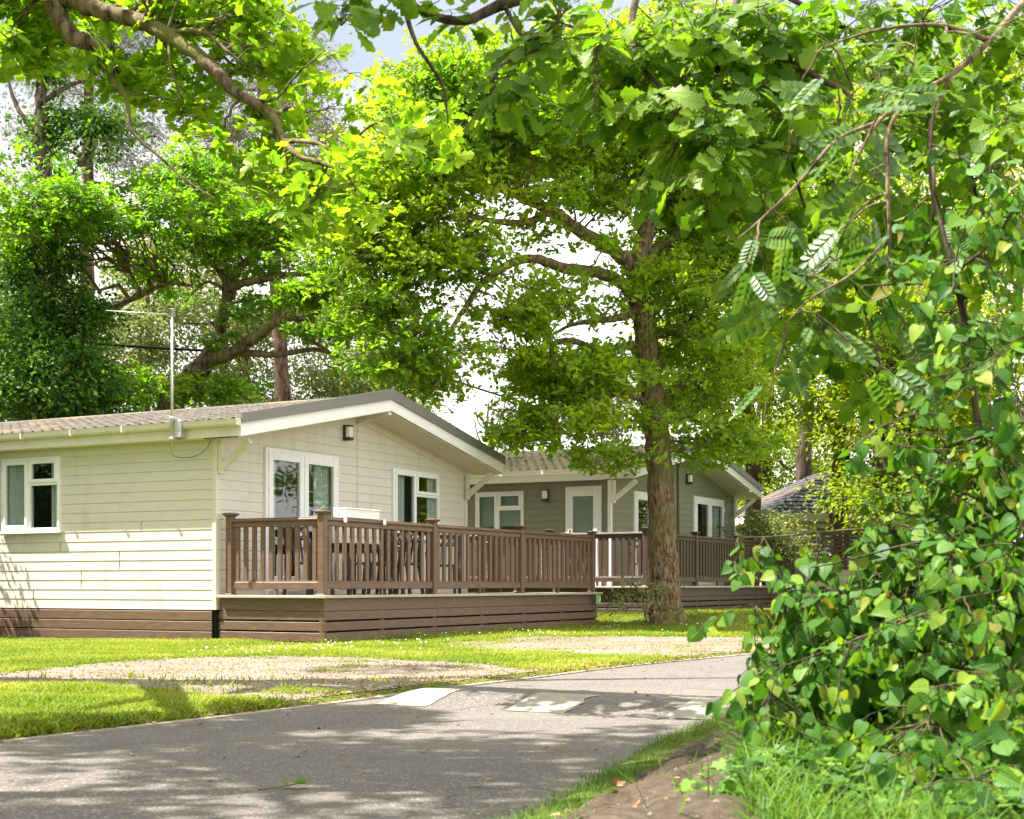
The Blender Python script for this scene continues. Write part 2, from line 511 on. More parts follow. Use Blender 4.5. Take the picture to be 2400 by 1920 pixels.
def asphalt_mat():
    m, nt, b = new_mat('asphalt')
    big = noise(nt, .9, 4, .6)
    vo = nt.nodes.new('ShaderNodeTexVoronoi'); vo.inputs['Scale'].default_value = 110
    tc = nt.nodes.new('ShaderNodeTexCoord'); nt.links.new(tc.outputs['Object'], vo.inputs['Vector'])
    col = ramp(nt, big, [(.3, (.088, .077, .066)), (.7, (.118, .104, .090))])
    st = nt.nodes.new('ShaderNodeSeparateColor'); nt.links.new(vo.outputs['Color'], st.inputs[0])
    col = mixc(nt, ramp(nt, st.outputs[0], [(.0, (0, 0, 0)), (1.0, (.40, .40, .40))]), col, (.15, .138, .125), 'MIX')
    col = mixc(nt, ramp(nt, st.outputs[1], [(.80, (0, 0, 0)), (.85, (.45, .45, .45))]), col, (.035, .033, .03), 'MIX')
    col = mixc(nt, ramp(nt, st.outputs[2], [(.93, (0, 0, 0)), (.95, (.8, .8, .8))]), col, (.28, .26, .23), 'MIX')
    stain = ramp(nt, noise(nt, 1.9, 6, .75), [(.56, (0, 0, 0)), (.70, (.5, .5, .5))])
    col = mixc(nt, stain, col, (.055, .05, .046))
    dust = ramp(nt, noise(nt, .55, 5, .7), [(.52, (0, 0, 0)), (.75, (.45, .45, .45))])
    col = mixc(nt, dust, col, (.20, .175, .145))
    nw_ = nt.nodes.new('ShaderNodeTexNoise'); nw_.inputs['Scale'].default_value = 3.0; nw_.inputs['Detail'].default_value = 5
    nt.links.new(tc.outputs['Object'], nw_.inputs['Vector'])
    wp = nt.nodes.new('ShaderNodeMixRGB'); wp.inputs[0].default_value = .35
    nt.links.new(tc.outputs['Object'], wp.inputs[1]); nt.links.new(nw_.outputs['Color'], wp.inputs[2])
    ck = nt.nodes.new('ShaderNodeTexVoronoi'); ck.feature = 'DISTANCE_TO_EDGE'; ck.inputs['Scale'].default_value = .8
    nt.links.new(wp.outputs[0], ck.inputs['Vector'])
    crack = ramp(nt, ck.outputs['Distance'], [(.004, (.55, .55, .55)), (.010, (0, 0, 0))])
    col = mixc(nt, mixc(nt, 1.0, crack, ramp(nt, noise(nt, .7, 3, .6), [(.5, (0, 0, 0)), (.6, (1, 1, 1))]), 'MULTIPLY'), col, (.03, .028, .025))
    nt.links.new(col, b.inputs['Base Color'])
    b.inputs['Roughness'].default_value = .85
    b.inputs['Specular IOR Level'].default_value = .25
    bump(nt, b, vo.outputs['Distance'], .35, .008)
    return m


def gravel_mat():
    m, nt, b = new_mat('gravel')
    vo = nt.nodes.new('ShaderNodeTexVoronoi'); vo.inputs['Scale'].default_value = 70
    tc = nt.nodes.new('ShaderNodeTexCoord'); nt.links.new(tc.outputs['Object'], vo.inputs['Vector'])
    st = nt.nodes.new('ShaderNodeSeparateColor'); nt.links.new(vo.outputs['Color'], st.inputs[0])
    col = ramp(nt, st.outputs[0], [(0, (.11, .085, .060)), (.5, (.22, .172, .125)), (1, (.34, .28, .215))])
    col = mixc(nt, ramp(nt, noise(nt, 1.1, 5, .7), [(.40, (0, 0, 0)), (.6, (.75, .75, .75))]), col, (.135, .10, .062))
    col = mixc(nt, ramp(nt, noise(nt, 2.3, 6, .75), [(.60, (0, 0, 0)), (.70, (.75, .75, .75))]), col, (.16, .17, .035))
    nt.links.new(col, b.inputs['Base Color'])
    b.inputs['Roughness'].default_value = .9
    bump(nt, b, vo.outputs['Distance'], .8, .02)
    return m


def ground_mat():
    m, nt, b = new_mat('turf')
    f = noise(nt, 1.1, 6, .7)
    col = ramp(nt, f, [(.3, (.085, .12, .02)), (.55, (.14, .18, .03)), (.75, (.20, .21, .06))])
    fine = noise(nt, 45, 5, .8)
    col = mixc(nt, ramp(nt, fine, [(.35, (.8, .8, .8)), (.6, (0, 0, 0))]), col, (.045, .06, .014))
    at = nt.nodes.new('ShaderNodeAttribute'); at.attribute_name = 'earth'
    earth = ramp(nt, noise(nt, 16, 7, .75), [(.3, (.04, .031, .021)), (.5, (.085, .065, .046)), (.72, (.16, .128, .096))])
    col = mixc(nt, at.outputs['Fac'], col, earth)
    nt.links.new(col, b.inputs['Base Color'])
    b.inputs['Roughness'].default_value = .95
    b.inputs['Specular IOR Level'].default_value = .1
    bump(nt, b, noise(nt, 35, 6, .8), .7, .03)
    return m


M['asphalt'] = asphalt_mat(); M['gravel'] = gravel_mat(); M['turf'] = ground_mat()

# ------------------------------------------------------------------ the ground, road and gravel
DG = np.array([0.46994, 0.88270])      # along the gables (and roughly along the road)
NG = np.array([DG[1], -DG[0]])         # out of the gables
D1 = np.array([-2.41, 18.50])
LEFT_EDGE = np.array([(-8.4, -5.0), (-5.6, 1.0), (-4.0, 4.2), (-2.495, 7.03), (-1.362, 9.03), (.505, 12.56), (2.30, 15.42), (4.7, 18.6), (8.4, 22.4), (13.5, 26.5), (22, 31), (40, 38)])
RIGHT_EDGE = np.array([(-5.2, -7.0), (-2.4, -.6), (-1.0, 2.2), (.12, 4.95), (.62, 6.76), (1.42, 8.79), (2.75, 11.2), (4.8, 14.0), (7.2, 16.8), (10.8, 20.2), (15.5, 23.8), (24, 28), (41, 34.5)])


def poly_dist(x, y, line):
    """Distance to a polyline, signed: positive on its right-hand side."""
    best = np.full(x.shape, 1e9); sg = np.ones(x.shape)
    for a, b in zip(line[:-1], line[1:]):
        d = b - a; L = d @ d
        t = np.clip(((x - a[0]) * d[0] + (y - a[1]) * d[1]) / L, 0, 1)
        dx, dy = x - a[0] - t * d[0], y - a[1] - t * d[1]
        dist = np.hypot(dx, dy)
        s = np.sign(dx * d[1] - dy * d[0])
        upd = dist < best
        best = np.where(upd, dist, best); sg = np.where(upd, s, sg)
    return best * np.where(sg == 0, 1, sg)


def sstep(a, b, x):
    t = np.clip((x - a) / (b - a), 0, 1)
    return t * t * (3 - 2 * t)


def vnoise(x, y, s, seed=0):
    """Cheap smooth value noise."""
    r = np.random.default_rng(seed); tab = r.random((64, 64))
    X, Y = x / s, y / s
    i, j = np.floor(X).astype(int), np.floor(Y).astype(int)
    fx, fy = X - i, Y - j
    fx = fx * fx * (3 - 2 * fx); fy = fy * fy * (3 - 2 * fy)
    g = lambda a, b: tab[a % 64, b % 64]
    return (g(i, j) * (1 - fx) + g(i + 1, j) * fx) * (1 - fy) + (g(i, j + 1) * (1 - fx) + g(i + 1, j + 1) * fx) * fy


def ground_z(x, y):
    x = np.asarray(x, float); y = np.asarray(y, float)
    dl = -poly_dist(x, y, LEFT_EDGE)       # >0 on the lawn side
    dr = poly_dist(x, y, RIGHT_EDGE)       # >0 on the bank side
    t = (x - D1[0]) * DG[0] + (y - D1[1]) * DG[1]
    z = .03 * sstep(0, .12, dl) + .22 * sstep(7.9, 10.2, t) * sstep(1.5, 5, dl)
    n = vnoise(x, y, .9, 1) - .5; n2 = vnoise(x, y, .22, 2) - .5
    z = z + (.035 * n + .012 * n2) * sstep(.1, .6, dl) * (1 - .8 * sstep(7.5, 9, t))
    bank = .07 * sstep(0, .12, dr) + .21 * sstep(.05, 1.0, dr) + .16 * sstep(1.2, 3.4, dr)
    bank = bank * (1 - .55 * sstep(11, 16, y))
    n3 = vnoise(x, y, .085, 3) - .5
    z = z + bank + (.08 * n + .06 * n2 + .045 * n3 + .02 * (vnoise(x, y, .04, 5) - .5)) * sstep(.1, .5, dr)
    on_road = (dl < 0) & (dr < 0)
    return np.where(on_road, -.03, z)


def axis_lines(fine0, fine1, step, far0, far1):
    lo = fine0 - np.cumsum(step * 1.35 ** np.arange(1, 40)); lo = lo[lo > far0]
    hi = fine1 + np.cumsum(step * 1.35 ** np.arange(1, 40)); hi = hi[hi < far1]
    return np.concatenate([[far0], lo[::-1], np.arange(fine0, fine1, step), hi, [far1]])


gx = np.concatenate([axis_lines(-9, 7, .11, -400, 400), np.arange(.05, 2.2, .03)]); gy = np.concatenate([axis_lines(2.5, 31, .11, -300, 700), np.arange(1.6, 7, .03)])
gx = np.unique(gx.round(4)); gy = np.unique(gy.round(4))
GX, GY = np.meshgrid(gx, gy)
GZ = ground_z(GX, GY)
nx, ny = len(gx), len(gy)
ii = (np.arange(ny - 1)[:, None] * nx + np.arange(nx - 1)[None, :]).ravel()
me = mesh_arrays('ground', np.stack([GX, GY, GZ], -1).reshape(-1, 3), np.stack([ii, ii + 1, ii + nx + 1, ii + nx], -1).ravel(), np.full(len(ii), 4), True)
dr_all = poly_dist(GX.ravel(), GY.ravel(), RIGHT_EDGE)
earth = sstep(.22, .42, dr_all + .22 * (vnoise(GX.ravel(), GY.ravel(), .35, 7) - .5)) * (1 - sstep(1.6, 2.6, dr_all + (vnoise(GX.ravel(), GY.ravel(), .8, 9) - .5)))
at = me.attributes.new('earth', 'FLOAT', 'POINT'); at.data.foreach_set('value', earth.astype(np.float32))
tag(link('ground', me, M['turf']), kind='structure')


def resample(line, n):
    s = np.concatenate([[0], np.cumsum(np.linalg.norm(np.diff(line, axis=0), axis=1))])
    sm, _ = catmull(np.c_[line, np.zeros(len(line))], np.ones(len(line)), 12)
    sm = sm[:, :2]
    s = np.concatenate([[0], np.cumsum(np.linalg.norm(np.diff(sm, axis=0), axis=1))])
    t = np.linspace(0, s[-1], n)
    return np.c_[np.interp(t, s, sm[:, 0]), np.interp(t, s, sm[:, 1])]


HUMP_O = np.array([.14, 8.78]); HUMP_D = nrm(np.array([.49, .872])); HUMP_N = np.array([HUMP_D[1], -HUMP_D[0]])


def hump_z(x, y):
    e = (x - HUMP_O[0]) * HUMP_D[0] + (y - HUMP_O[1]) * HUMP_D[1]
    return .075 * sstep(-.05, .42, e) * (1 - sstep(.75, 1.25, e)) * sstep(.05, .4, poly_dist(np.asarray(x, float), np.asarray(y, float), LEFT_EDGE))


def road_z(x, y):
    return .004 + hump_z(x, y) + .012 * (vnoise(np.asarray(x, float), np.asarray(y, float), 1.7, 4) - .5)


NR = 700
LE, RE = resample(LEFT_EDGE, NR), resample(RIGHT_EDGE, NR)
wv = np.linspace(-.03, 1.06, 34)
RX = LE[:, None, 0] + (RE - LE)[:, None, 0] * wv; RY = LE[:, None, 1] + (RE - LE)[:, None, 1] * wv
RZ = road_z(RX, RY)
nw = len(wv)
ii = (np.arange(NR - 1)[:, None] * nw + np.arange(nw - 1)[None, :]).ravel()
me = mesh_arrays('road', np.stack([RX, RY, RZ], -1).reshape(-1, 3), np.stack([ii, ii + 1, ii + nw + 1, ii + nw], -1).ravel(), np.full(len(ii), 4), True)
tag(link('road', me, M['asphalt']), kind='structure')
# edging kerb along the lawn
kv, kl, kt = [], [], []
kk = LE; tn = nrm(np.gradient(kk, axis=0)); kn = np.c_[-tn[:, 1], tn[:, 0]]
prof = [(-.02, -.02), (-.018, .010), (.018, .014), (.022, -.02)]
kv = np.stack([np.c_[kk + kn * o, road_z(kk[:, 0], kk[:, 1]) * 1.0 + h] for o, h in prof], 1).reshape(-1, 3)
ii = (np.arange(NR - 1)[:, None] * 4 + np.arange(3)[None, :]).ravel()
me = mesh_arrays('kerb', kv, np.stack([ii, ii + 1, ii + 5, ii + 4], -1).ravel(), np.full(len(ii), 4), False)
tag(link('kerb', me, M['kerb']), kind='structure')
# three painted squares on the ramp of the hump
for k, (u0, w) in enumerate(((-.98, .40), (0.0, .42), (1.06, .40))):
    a = np.linspace(-w / 2, w / 2, 6); e = np.linspace(-.03, .47, 9)
    A, E_ = np.meshgrid(a, e)
    X = HUMP_O[0] + HUMP_N[0] * (u0 + A) + HUMP_D[0] * E_; Y = HUMP_O[1] + HUMP_N[1] * (u0 + A) + HUMP_D[1] * E_
    ii = (np.arange(8)[:, None] * 6 + np.arange(5)[None, :]).ravel()
    X = X + .012 * rng.normal(size=X.shape) * (np.abs(A) > w * .45); Y = Y + .012 * rng.normal(size=Y.shape) * (np.abs(A) > w * .45)
    me = mesh_arrays('road_marking', np.stack([X, Y, road_z(X, Y) + .005], -1).reshape(-1, 3), np.stack([ii, ii + 1, ii + 7, ii + 6], -1).ravel(), np.full(len(ii), 4), True)
    tag(link('road_marking', me, M['marking']), kind='structure')


def gp(px, py):
    """A place on the flat lawn from its bearing."""
    d = 3381.0 * (EYE - .03) / (py - 1370)
    return ((px - 1200) / 3381.0 * d, d)


GRAVEL_A = [gp(*q) for q in ((-260, 1618), (-60, 1592), (60, 1571), (240, 1556), (420, 1546), (620, 1540), (800, 1540), (960, 1546), (1120, 1556), (1240, 1570), (1262, 1590), (1120, 1607), (960, 1630), (830, 1645), (720, 1652), (560, 1640), (380, 1622), (180, 1608), (0, 1612), (-200, 1640))]
GRAVEL_B = [gp(*q) for q in ((1010, 1513), (1120, 1503), (1260, 1494), (1420, 1492), (1600, 1494), (1800, 1494), (2000, 1497), (2050, 1510), (1900, 1523), (1740, 1533), (1600, 1541), (1450, 1538), (1300, 1530), (1120, 1522))]


def in_poly(x, y, poly):
    x, y = np.asarray(x), np.asarray(y); ins = np.zeros(x.shape, bool)
    n = len(poly)
    for i in range(n):
        x0, y0 = poly[i]; x1, y1 = poly[(i + 1) % n]
        c = ((y0 > y) != (y1 > y)) & (x < (x1 - x0) * (y - y0) / (y1 - y0 + 1e-12) + x0)
        ins ^= c
    return ins


def gravel_sheet(poly, seed):
    sm, _ = catmull(np.c_[np.array(poly + [poly[0]]), np.zeros(len(poly) + 1)], np.ones(len(poly) + 1), 14)
    sm = sm[:-1, :2]
    ang = rng.normal(size=len(sm)) * .05
    cen = sm.mean(0)
    sm = sm + nrm(sm - cen) * (ang + .18 * (vnoise(sm[:, 0], sm[:, 1], .35, seed) - .5))[:, None]
    poly2 = [tuple(q) for q in sm]
    x0, y0 = sm.min(0); x1, y1 = sm.max(0)
    st = .05
    xs, ys = np.arange(x0, x1, st), np.arange(y0, y1, st)
    X, Y = np.meshgrid(xs, ys)
    ins = in_poly(X, Y, poly2)
    dl = -poly_dist(X, Y, LEFT_EDGE)
    ins &= dl > .15
    Z = ground_z(X, Y) + .006
    idx = np.arange(X.size).reshape(X.shape)
    q = ins[:-1, :-1] & ins[1:, :-1] & ins[:-1, 1:] & ins[1:, 1:]
    f = np.stack([idx[:-1, :-1][q], idx[:-1, 1:][q], idx[1:, 1:][q], idx[1:, :-1][q]], -1)
    used = np.unique(f); remap = np.full(X.size, -1); remap[used] = np.arange(len(used))
    V = np.stack([X, Y, Z], -1).reshape(-1, 3)[used]
    me = mesh_arrays('gravel_path', V, remap[f].ravel(), np.full(len(f), 4), True)
    tag(link('gravel_path', me, M['gravel']), kind='structure')
    return poly2


PA, PB = gravel_sheet(GRAVEL_A, 21), gravel_sheet(GRAVEL_B, 22)

# loose stones on the gravel and a few along the kerb
oct_v = np.array([(1, 0, 0), (0, 1, 0), (-1, 0, 0), (0, -1, 0), (0, 0, .7), (0, 0, -.5)], float)
oct_f = np.array([(0, 1, 4), (1, 2, 4), (2, 3, 4), (3, 0, 4), (1, 0, 5), (2, 1, 5), (3, 2, 5), (0, 3, 5)])


def stones(name, pts, size, mat):
    n = len(pts)
    a = rng.random(n) * 6.28
    s = size * (.5 + rng.random((n, 1)) * 1.0) * (.7 + .6 * rng.random((n, 3)))
    v = oct_v[None] * (1 + .25 * rng.normal(size=(n, 6, 3))) * s[:, None, :]
    ca, sa = np.cos(a)[:, None], np.sin(a)[:, None]
    v = np.stack([v[..., 0] * ca - v[..., 1] * sa, v[..., 0] * sa + v[..., 1] * ca, v[..., 2]], -1) + pts[:, None, :]
    l = (oct_f[None] + (np.arange(n) * 6)[:, None, None]).reshape(-1)
    return link(name, mesh_arrays(name, v.reshape(-1, 3), l, np.full(n * 8, 3)), mat)


def stone_mat():
    m, nt, b = new_mat('loose_stones')
    g = nt.nodes.new('ShaderNodeNewGeometry')
    nt.links.new(ramp(nt, g.outputs['Random Per Island'], [(0, (.10, .075, .055)), (.5, (.23, .185, .14)), (1, (.38, .325, .26))]), b.inputs['Base Color'])
    b.inputs['Roughness'].default_value = .85
    return m


M['stone'] = stone_mat()
M['grit'] = simple('brown_grit', (.17, .135, .10), .9, .35, 40)
sp = []
for poly, n in ((PA, 4200), (PB, 2200)):
    a = np.array(poly); x0, y0 = a.min(0) - .2; x1, y1 = a.max(0) + .2
    x = rng.uniform(x0, x1, n * 3); y = rng.uniform(y0, y1, n * 3)
    k = in_poly(x, y, poly) & (-poly_dist(x, y, LEFT_EDGE) > .1)
    x, y = x[k][:n], y[k][:n]
    sp.append(np.c_[x, y, ground_z(x, y) + .014])
tag(stones('gravel_stones', np.concatenate(sp), .0075, M['stone']), 'loose pale stones strewn over the two gravel parking bays', 'gravel', kind='stuff')

# ------------------------------------------------------------------ leaf templates
def half_leaf(outline, fold=.16, droop=.18):
    """A leaf along +y, mirrored about its midrib, folded and drooping."""
    o = np.array(outline, float)
    mid = o[:, 1]
    R = np.c_[o[:, 0], o[:, 1], fold * o[:, 0] - droop * o[:, 1] ** 2]
    Lh = R * [-1, 1, 1]
    Mi = np.c_[np.zeros(len(o)), mid, -droop * mid ** 2]
    n = len(o)
    v = [Mi[0]]; f = []
    v = np.vstack([R, Lh, Mi]); faces = []
    for i in range(n - 1):
        faces.append([2 * n + i, i, i + 1, 2 * n + i + 1])
        faces.append([n + i, 2 * n + i, 2 * n + i + 1, n + i + 1])
    return v, faces


RHOMB = (np.array([(0, 0, 0), (.32, .5, .07), (0, 1, -.08), (-.32, .5, .07)]), [[0, 1, 2], [0, 2, 3]])
NEEDLE = (np.array([(-.05, 0, 0), (.05, 0, 0), (.35, .9, .1), (-.05, .2, 0), (.05, .2, 0), (0, 1, -.1), (-.05, .1, 0), (.05, .1, 0), (-.4, .85, .15)]),
          [[0, 1, 2], [3, 4, 5], [6, 7, 8]])
LOBED8 = half_leaf([(.02, 0), (.16, .22), (.13, .34), (.31, .52), (.2, .66), (.27, .82), (.02, 1)])
OAK = half_leaf([(.015, 0), (.08, .12), (.06, .19), (.2, .32), (.14, .41), (.31, .55), (.21, .64), (.31, .78), (.17, .88), (.1, .97), (.0, 1.0)])
OVATE = half_leaf([(.012, 0), (.02, .10), (.2, .09), (.33, .15), (.40, .25), (.395, .31), (.42, .37), (.37, .46), (.375, .50), (.29, .60), (.285, .64), (.19, .75), (.18, .78), (.08, .89), (0, 1)], .18, .22)
OVATE_B = half_leaf([(.012, 0), (.02, .08), (.17, .10), (.29, .20), (.33, .30), (.325, .36), (.33, .42), (.27, .54), (.27, .58), (.19, .70), (.17, .74), (.07, .88), (0, 1)], .45, .42)
OVATE_C = half_leaf([(.012, 0), (.02, .12), (.24, .08), (.38, .18), (.43, .30), (.42, .36), (.41, .45), (.34, .56), (.33, .60), (.21, .74), (.09, .86), (0, .93)], -.10, .05)
BLADE = (np.array([(-.03, 0, 0), (.03, 0, 0), (.022, .5, .02), (-.022, .5, .02), (0, 1, .1)]), [[0, 1, 2, 3], [3, 2, 4]])


def pinnate():
    V, F = [], []
    base = np.array([(0, 0, 0), (.4, .35, .05), (.34, .75, .03), (0, 1, -.06), (-.34, .75, .03), (-.4, .35, .05)])
    def put(px, py, ang, L):
        n = len(V)
        ca, sa = math.cos(ang), math.sin(ang)
        for q in base:
            x, y = q[0] * L * .75, q[1] * L
            V.append((px + x * ca + y * sa, py - x * sa + y * ca, q[2] * L - .12 * py * py))
        F.append([n, n + 1, n + 2, n + 3]); F.append([n, n + 3, n + 4, n + 5])
    for i in range(6):
        y = .2 + i * .13
        L = .30 - .018 * abs(i - 2.5)
        put(.012, y, 1.05, L); put(-.012, y, -1.05, L)
    put(0, .95, 0, .27)
    n = len(V)
    V += [(-.008, 0, 0), (.008, 0, 0), (.006, .97, -.11), (-.006, .97, -.11)]; F.append([n, n + 1, n + 2, n + 3])
    return np.array(V), F


PINNATE = pinnate()


def place(template, pos, direc, normal, size):
    """Vertices and faces of many leaves: the template copied to each pos, its y along direc, its z near normal."""
    tv, tf = template
    y = nrm(direc); x = nrm(np.cross(y, normal)); z = np.cross(x, y)
    s = np.asarray(size, float)[:, None, None]
    v = pos[:, None, :] + s * (tv[None, :, 0:1] * x[:, None] + tv[None, :, 1:2] * y[:, None] + tv[None, :, 2:3] * z[:, None])
    fl = np.concatenate([np.array(f) for f in tf]); ft = np.array([len(f) for f in tf])
    n, k = len(pos), len(tv)
    loops = (fl[None] + (np.arange(n) * k)[:, None]).ravel()
    return v.reshape(-1, 3), loops, np.tile(ft, n)


def join(parts):
    V, L, T, n = [], [], [], 0
    for v, l, t in parts:
        V.append(v); L.append(np.asarray(l) + n); T.append(t); n += len(v)
    return np.concatenate(V), np.concatenate(L), np.concatenate(T)


def bezier_tubes(a, b, ra, rb, sag, k=4, seg=5, wob=.035):
    """Many thin curved twigs a->b at once; returns arrays and sample points along them."""
    n = len(a)
    d = b - a; L = np.linalg.norm(d, axis=1)
    mid = (a + b) / 2 + rng.normal(size=(n, 3)) * (L * .13)[:, None]
    mid[:, 2] += sag * L
    t = np.linspace(0, 1, seg + 1)[None, :, None]
    p = (1 - t) ** 2 * a[:, None] + 2 * t * (1 - t) * mid[:, None] + t * t * b[:, None]
    p[:, 1:-1] += rng.normal(size=(n, seg - 1, 3)) * (L * wob)[:, None, None]
    r = ra[:, None] + (rb - ra)[:, None] * np.linspace(0, 1, seg + 1)[None]
    tan = nrm(np.gradient(p, axis=1))
    ref = np.array([.3, .2, .93])
    s = nrm(np.cross(tan, ref)); u = np.cross(s, tan)
    ang = np.linspace(0, 2 * np.pi, k, endpoint=False)
    v = p[:, :, None] + r[:, :, None, None] * (np.cos(ang)[None, None, :, None] * s[:, :, None] + np.sin(ang)[None, None, :, None] * u[:, :, None])
    base = (np.arange(n) * (seg + 1) * k)[:, None, None]
    i = (np.arange(seg) * k)[None, :, None]; j = np.arange(k)[None, None, :]; j2 = (j + 1) % k
    loops = np.stack([base + i + j, base + i + j2, base + i + k + j2, base + i + k + j], -1).ravel()
    return (v.reshape(-1, 3), loops, np.full(n * seg * k, 4)), p, r


def nearest(pts, skel):
    out = np.empty(len(pts), int)
    for i in range(0, len(pts), 1500):
        d = ((pts[i:i + 1500, None] - skel[None]) ** 2).sum(-1)
        out[i:i + 1500] = d.argmin(1)
    return out


def sample_blobs(blobs, n, shell=.35):
    w = np.array([b[4] if len(b) > 4 else 1.0 for b in blobs]) * np.array([(b[1] * b[2] * b[3]) ** (2 / 3) for b in blobs])
    pick = rng.choice(len(blobs), n, p=w / w.sum())
    cen = np.array([b[0] for b in blobs])[pick]; rad = np.array([b[1:4] for b in blobs], float)[pick]
    d = nrm(rng.normal(size=(n, 3)))
    r = (shell + (1 - shell) * rng.random(n)) ** .6
    return cen + d * rad * r[:, None], pick


def blob(px, py, d, rx, ry, rd, w=1.0):
    k = d / 3381.0
    return (P(px, py, d), rx * k, rd, ry * k, w)


TREES = []


def tree(name, label, cat, base, limbs, blobs, n_clump, per, size, leaf, bark, template=RHOMB, spread=.30, flat=.6,
         twig=.012, group=None, sides=10, up=.75, ncap=None, jitter=.05, branch_frac=.08, mesh_name='crown', reach=None, sag=.08, pad=(8, .42, .17), ros=False, extra=None):
    """limbs: list of (points, radii). blobs: crown ellipsoids. Everything of one tree: trunk mesh (with limbs and twigs) and crown mesh."""
    base = np.asarray(base, float)
    root = empty(name, base, 0, label, cat, group)
    parts, sk, sr = [], [], []
    for pts, rad in limbs:
        p, r = catmull(pts, rad, 7)
        if len(p) > 8:
            w = rng.normal(size=(len(p), 3)) * np.minimum(r, .12)[:, None] * .12; w[0] = w[-1] = 0
            p = p + w
        parts.append(tube_arrays(p, r, sides if r.max() > .05 else 6, jitter))
        sk.append(p); sr.append(r)
    sk = np.concatenate(sk); sr = np.concatenate(sr)
    n_pad = max(4, int(n_clump / pad[0]))
    pc, _ = sample_blobs(blobs, n_pad, .25)
    k = np.repeat(np.arange(n_pad), int(math.ceil(n_clump / n_pad)))[:n_clump]
    n_clump = len(k)
    ps = .55 + .8 * rng.random(n_pad)
    d = rng.normal(size=(n_clump, 3)); d *= np.minimum(1, 1.7 / np.linalg.norm(d, axis=1))[:, None]
    cl = pc[k] + d * ps[k][:, None] * [pad[1], pad[1], pad[2]]
    cl[:, 2] -= .35 * pad[2] / pad[1] * (np.hypot(d[:, 0], d[:, 1]) * ps[k] * pad[1])
    bt = pc
    nb = n_pad
    n_main = n_clump
    if extra:                                   # more of the same crown, higher up, in larger masses
        eb, en, epad = extra
        e_pad = max(4, int(en / epad[0]))
        ec, _ = sample_blobs(eb, e_pad, .1)
        k = np.repeat(np.arange(e_pad), int(math.ceil(en / e_pad)))[:en]
        d = rng.normal(size=(len(k), 3)); d *= np.minimum(1, 1.5 / np.linalg.norm(d, axis=1))[:, None]
        cl = np.concatenate([cl, ec[k] + d * [epad[1], epad[1], epad[2]]])
        bt = np.concatenate([bt, ec]); nb = len(bt); n_clump = len(cl)
    thin = sr < sr.max() * .75
    cand, candr = (sk[thin], sr[thin]) if thin.sum() > 4 else (sk, sr)
    for stage, (tg, seg, kk) in enumerate(((bt, 8, 5), (cl, 4, 3))):
        i = nearest(tg, cand)
        a = cand[i]
        dist = np.linalg.norm(tg - a, axis=1)
        if reach and stage == 1:
            ok = dist < reach
            a, tg2, i, dist = a[ok], tg[ok], i[ok], dist[ok]
        else:
            tg2 = tg
        ra = np.minimum(candr[i] * .6, (.010 + .014 * dist) if stage == 0 else (twig * .6 + .004 * dist))
        arr, p, r = bezier_tubes(a, tg2, np.maximum(ra, twig * .5), np.full(len(a), twig * .35), sag, kk, seg)
        parts.append(arr)
        if stage == 0:
            cand = np.concatenate([cand, p[:, 2:].reshape(-1, 3)]); candr = np.concatenate([candr, r[:, 2:].ravel()])
    V, L, T = join(parts)
    link('trunk', mesh_arrays(name + '_trunk', V - base, L, T, True), M[bark], root)
    # leaves, in sprays about the twig ends
    n = n_clump * per
    c = np.repeat(cl, per, axis=0)
    sprd = spread * (.6 + .8 * rng.random(n_clump))
    off = rng.normal(size=(n, 3)) * np.repeat(sprd, per)[:, None] * [1, 1, flat]
    pos = c + off
    if ros:                                     # leaves radiate from each twig end
        ax = np.repeat(nrm(rng.normal(size=(n_clump, 3)) * .55 + [0, 0, up]), per, axis=0)
        rd = rng.normal(size=(n, 3)); rd -= ax * (rd * ax).sum(1, keepdims=True)
        od = nrm(nrm(rd) + ax * rng.uniform(-.35, .55, (n, 1)))
        pos = c + off * .45 + od * size * .12
        nn = ax + rng.normal(size=(n, 3)) * .28
    else:
        od = nrm(off + rng.normal(size=(n, 3)) * spread * .6)
        od[:, 2] -= .25
        nn = rng.normal(size=(n, 3)) * .75 + [0, 0, up] + nrm(off) * .35
    sz = size * (.55 + .75 * rng.random(n))
    V, L, T = place(template, pos, od, nn, sz)
    link(mesh_name, mesh_arrays(name + '_crown', V - base, L, T, False), M[leaf], root)
    TREES.append((name, n))
    return root

# ------------------------------------------------------------------ lodges
ROT = math.atan2(DG[1], DG[0])


def intervals(x0, x1, holes):
    seg = [(x0, x1)]
    for h0, h1 in holes:
        out = []
        for a, b in seg:
            if h1 <= a or h0 >= b: out.append((a, b)); continue
            if h0 > a: out.append((a, h0))
            if h1 < b: out.append((h1, b))
        seg = out
    return [(a, b) for a, b in seg if b - a > .002]


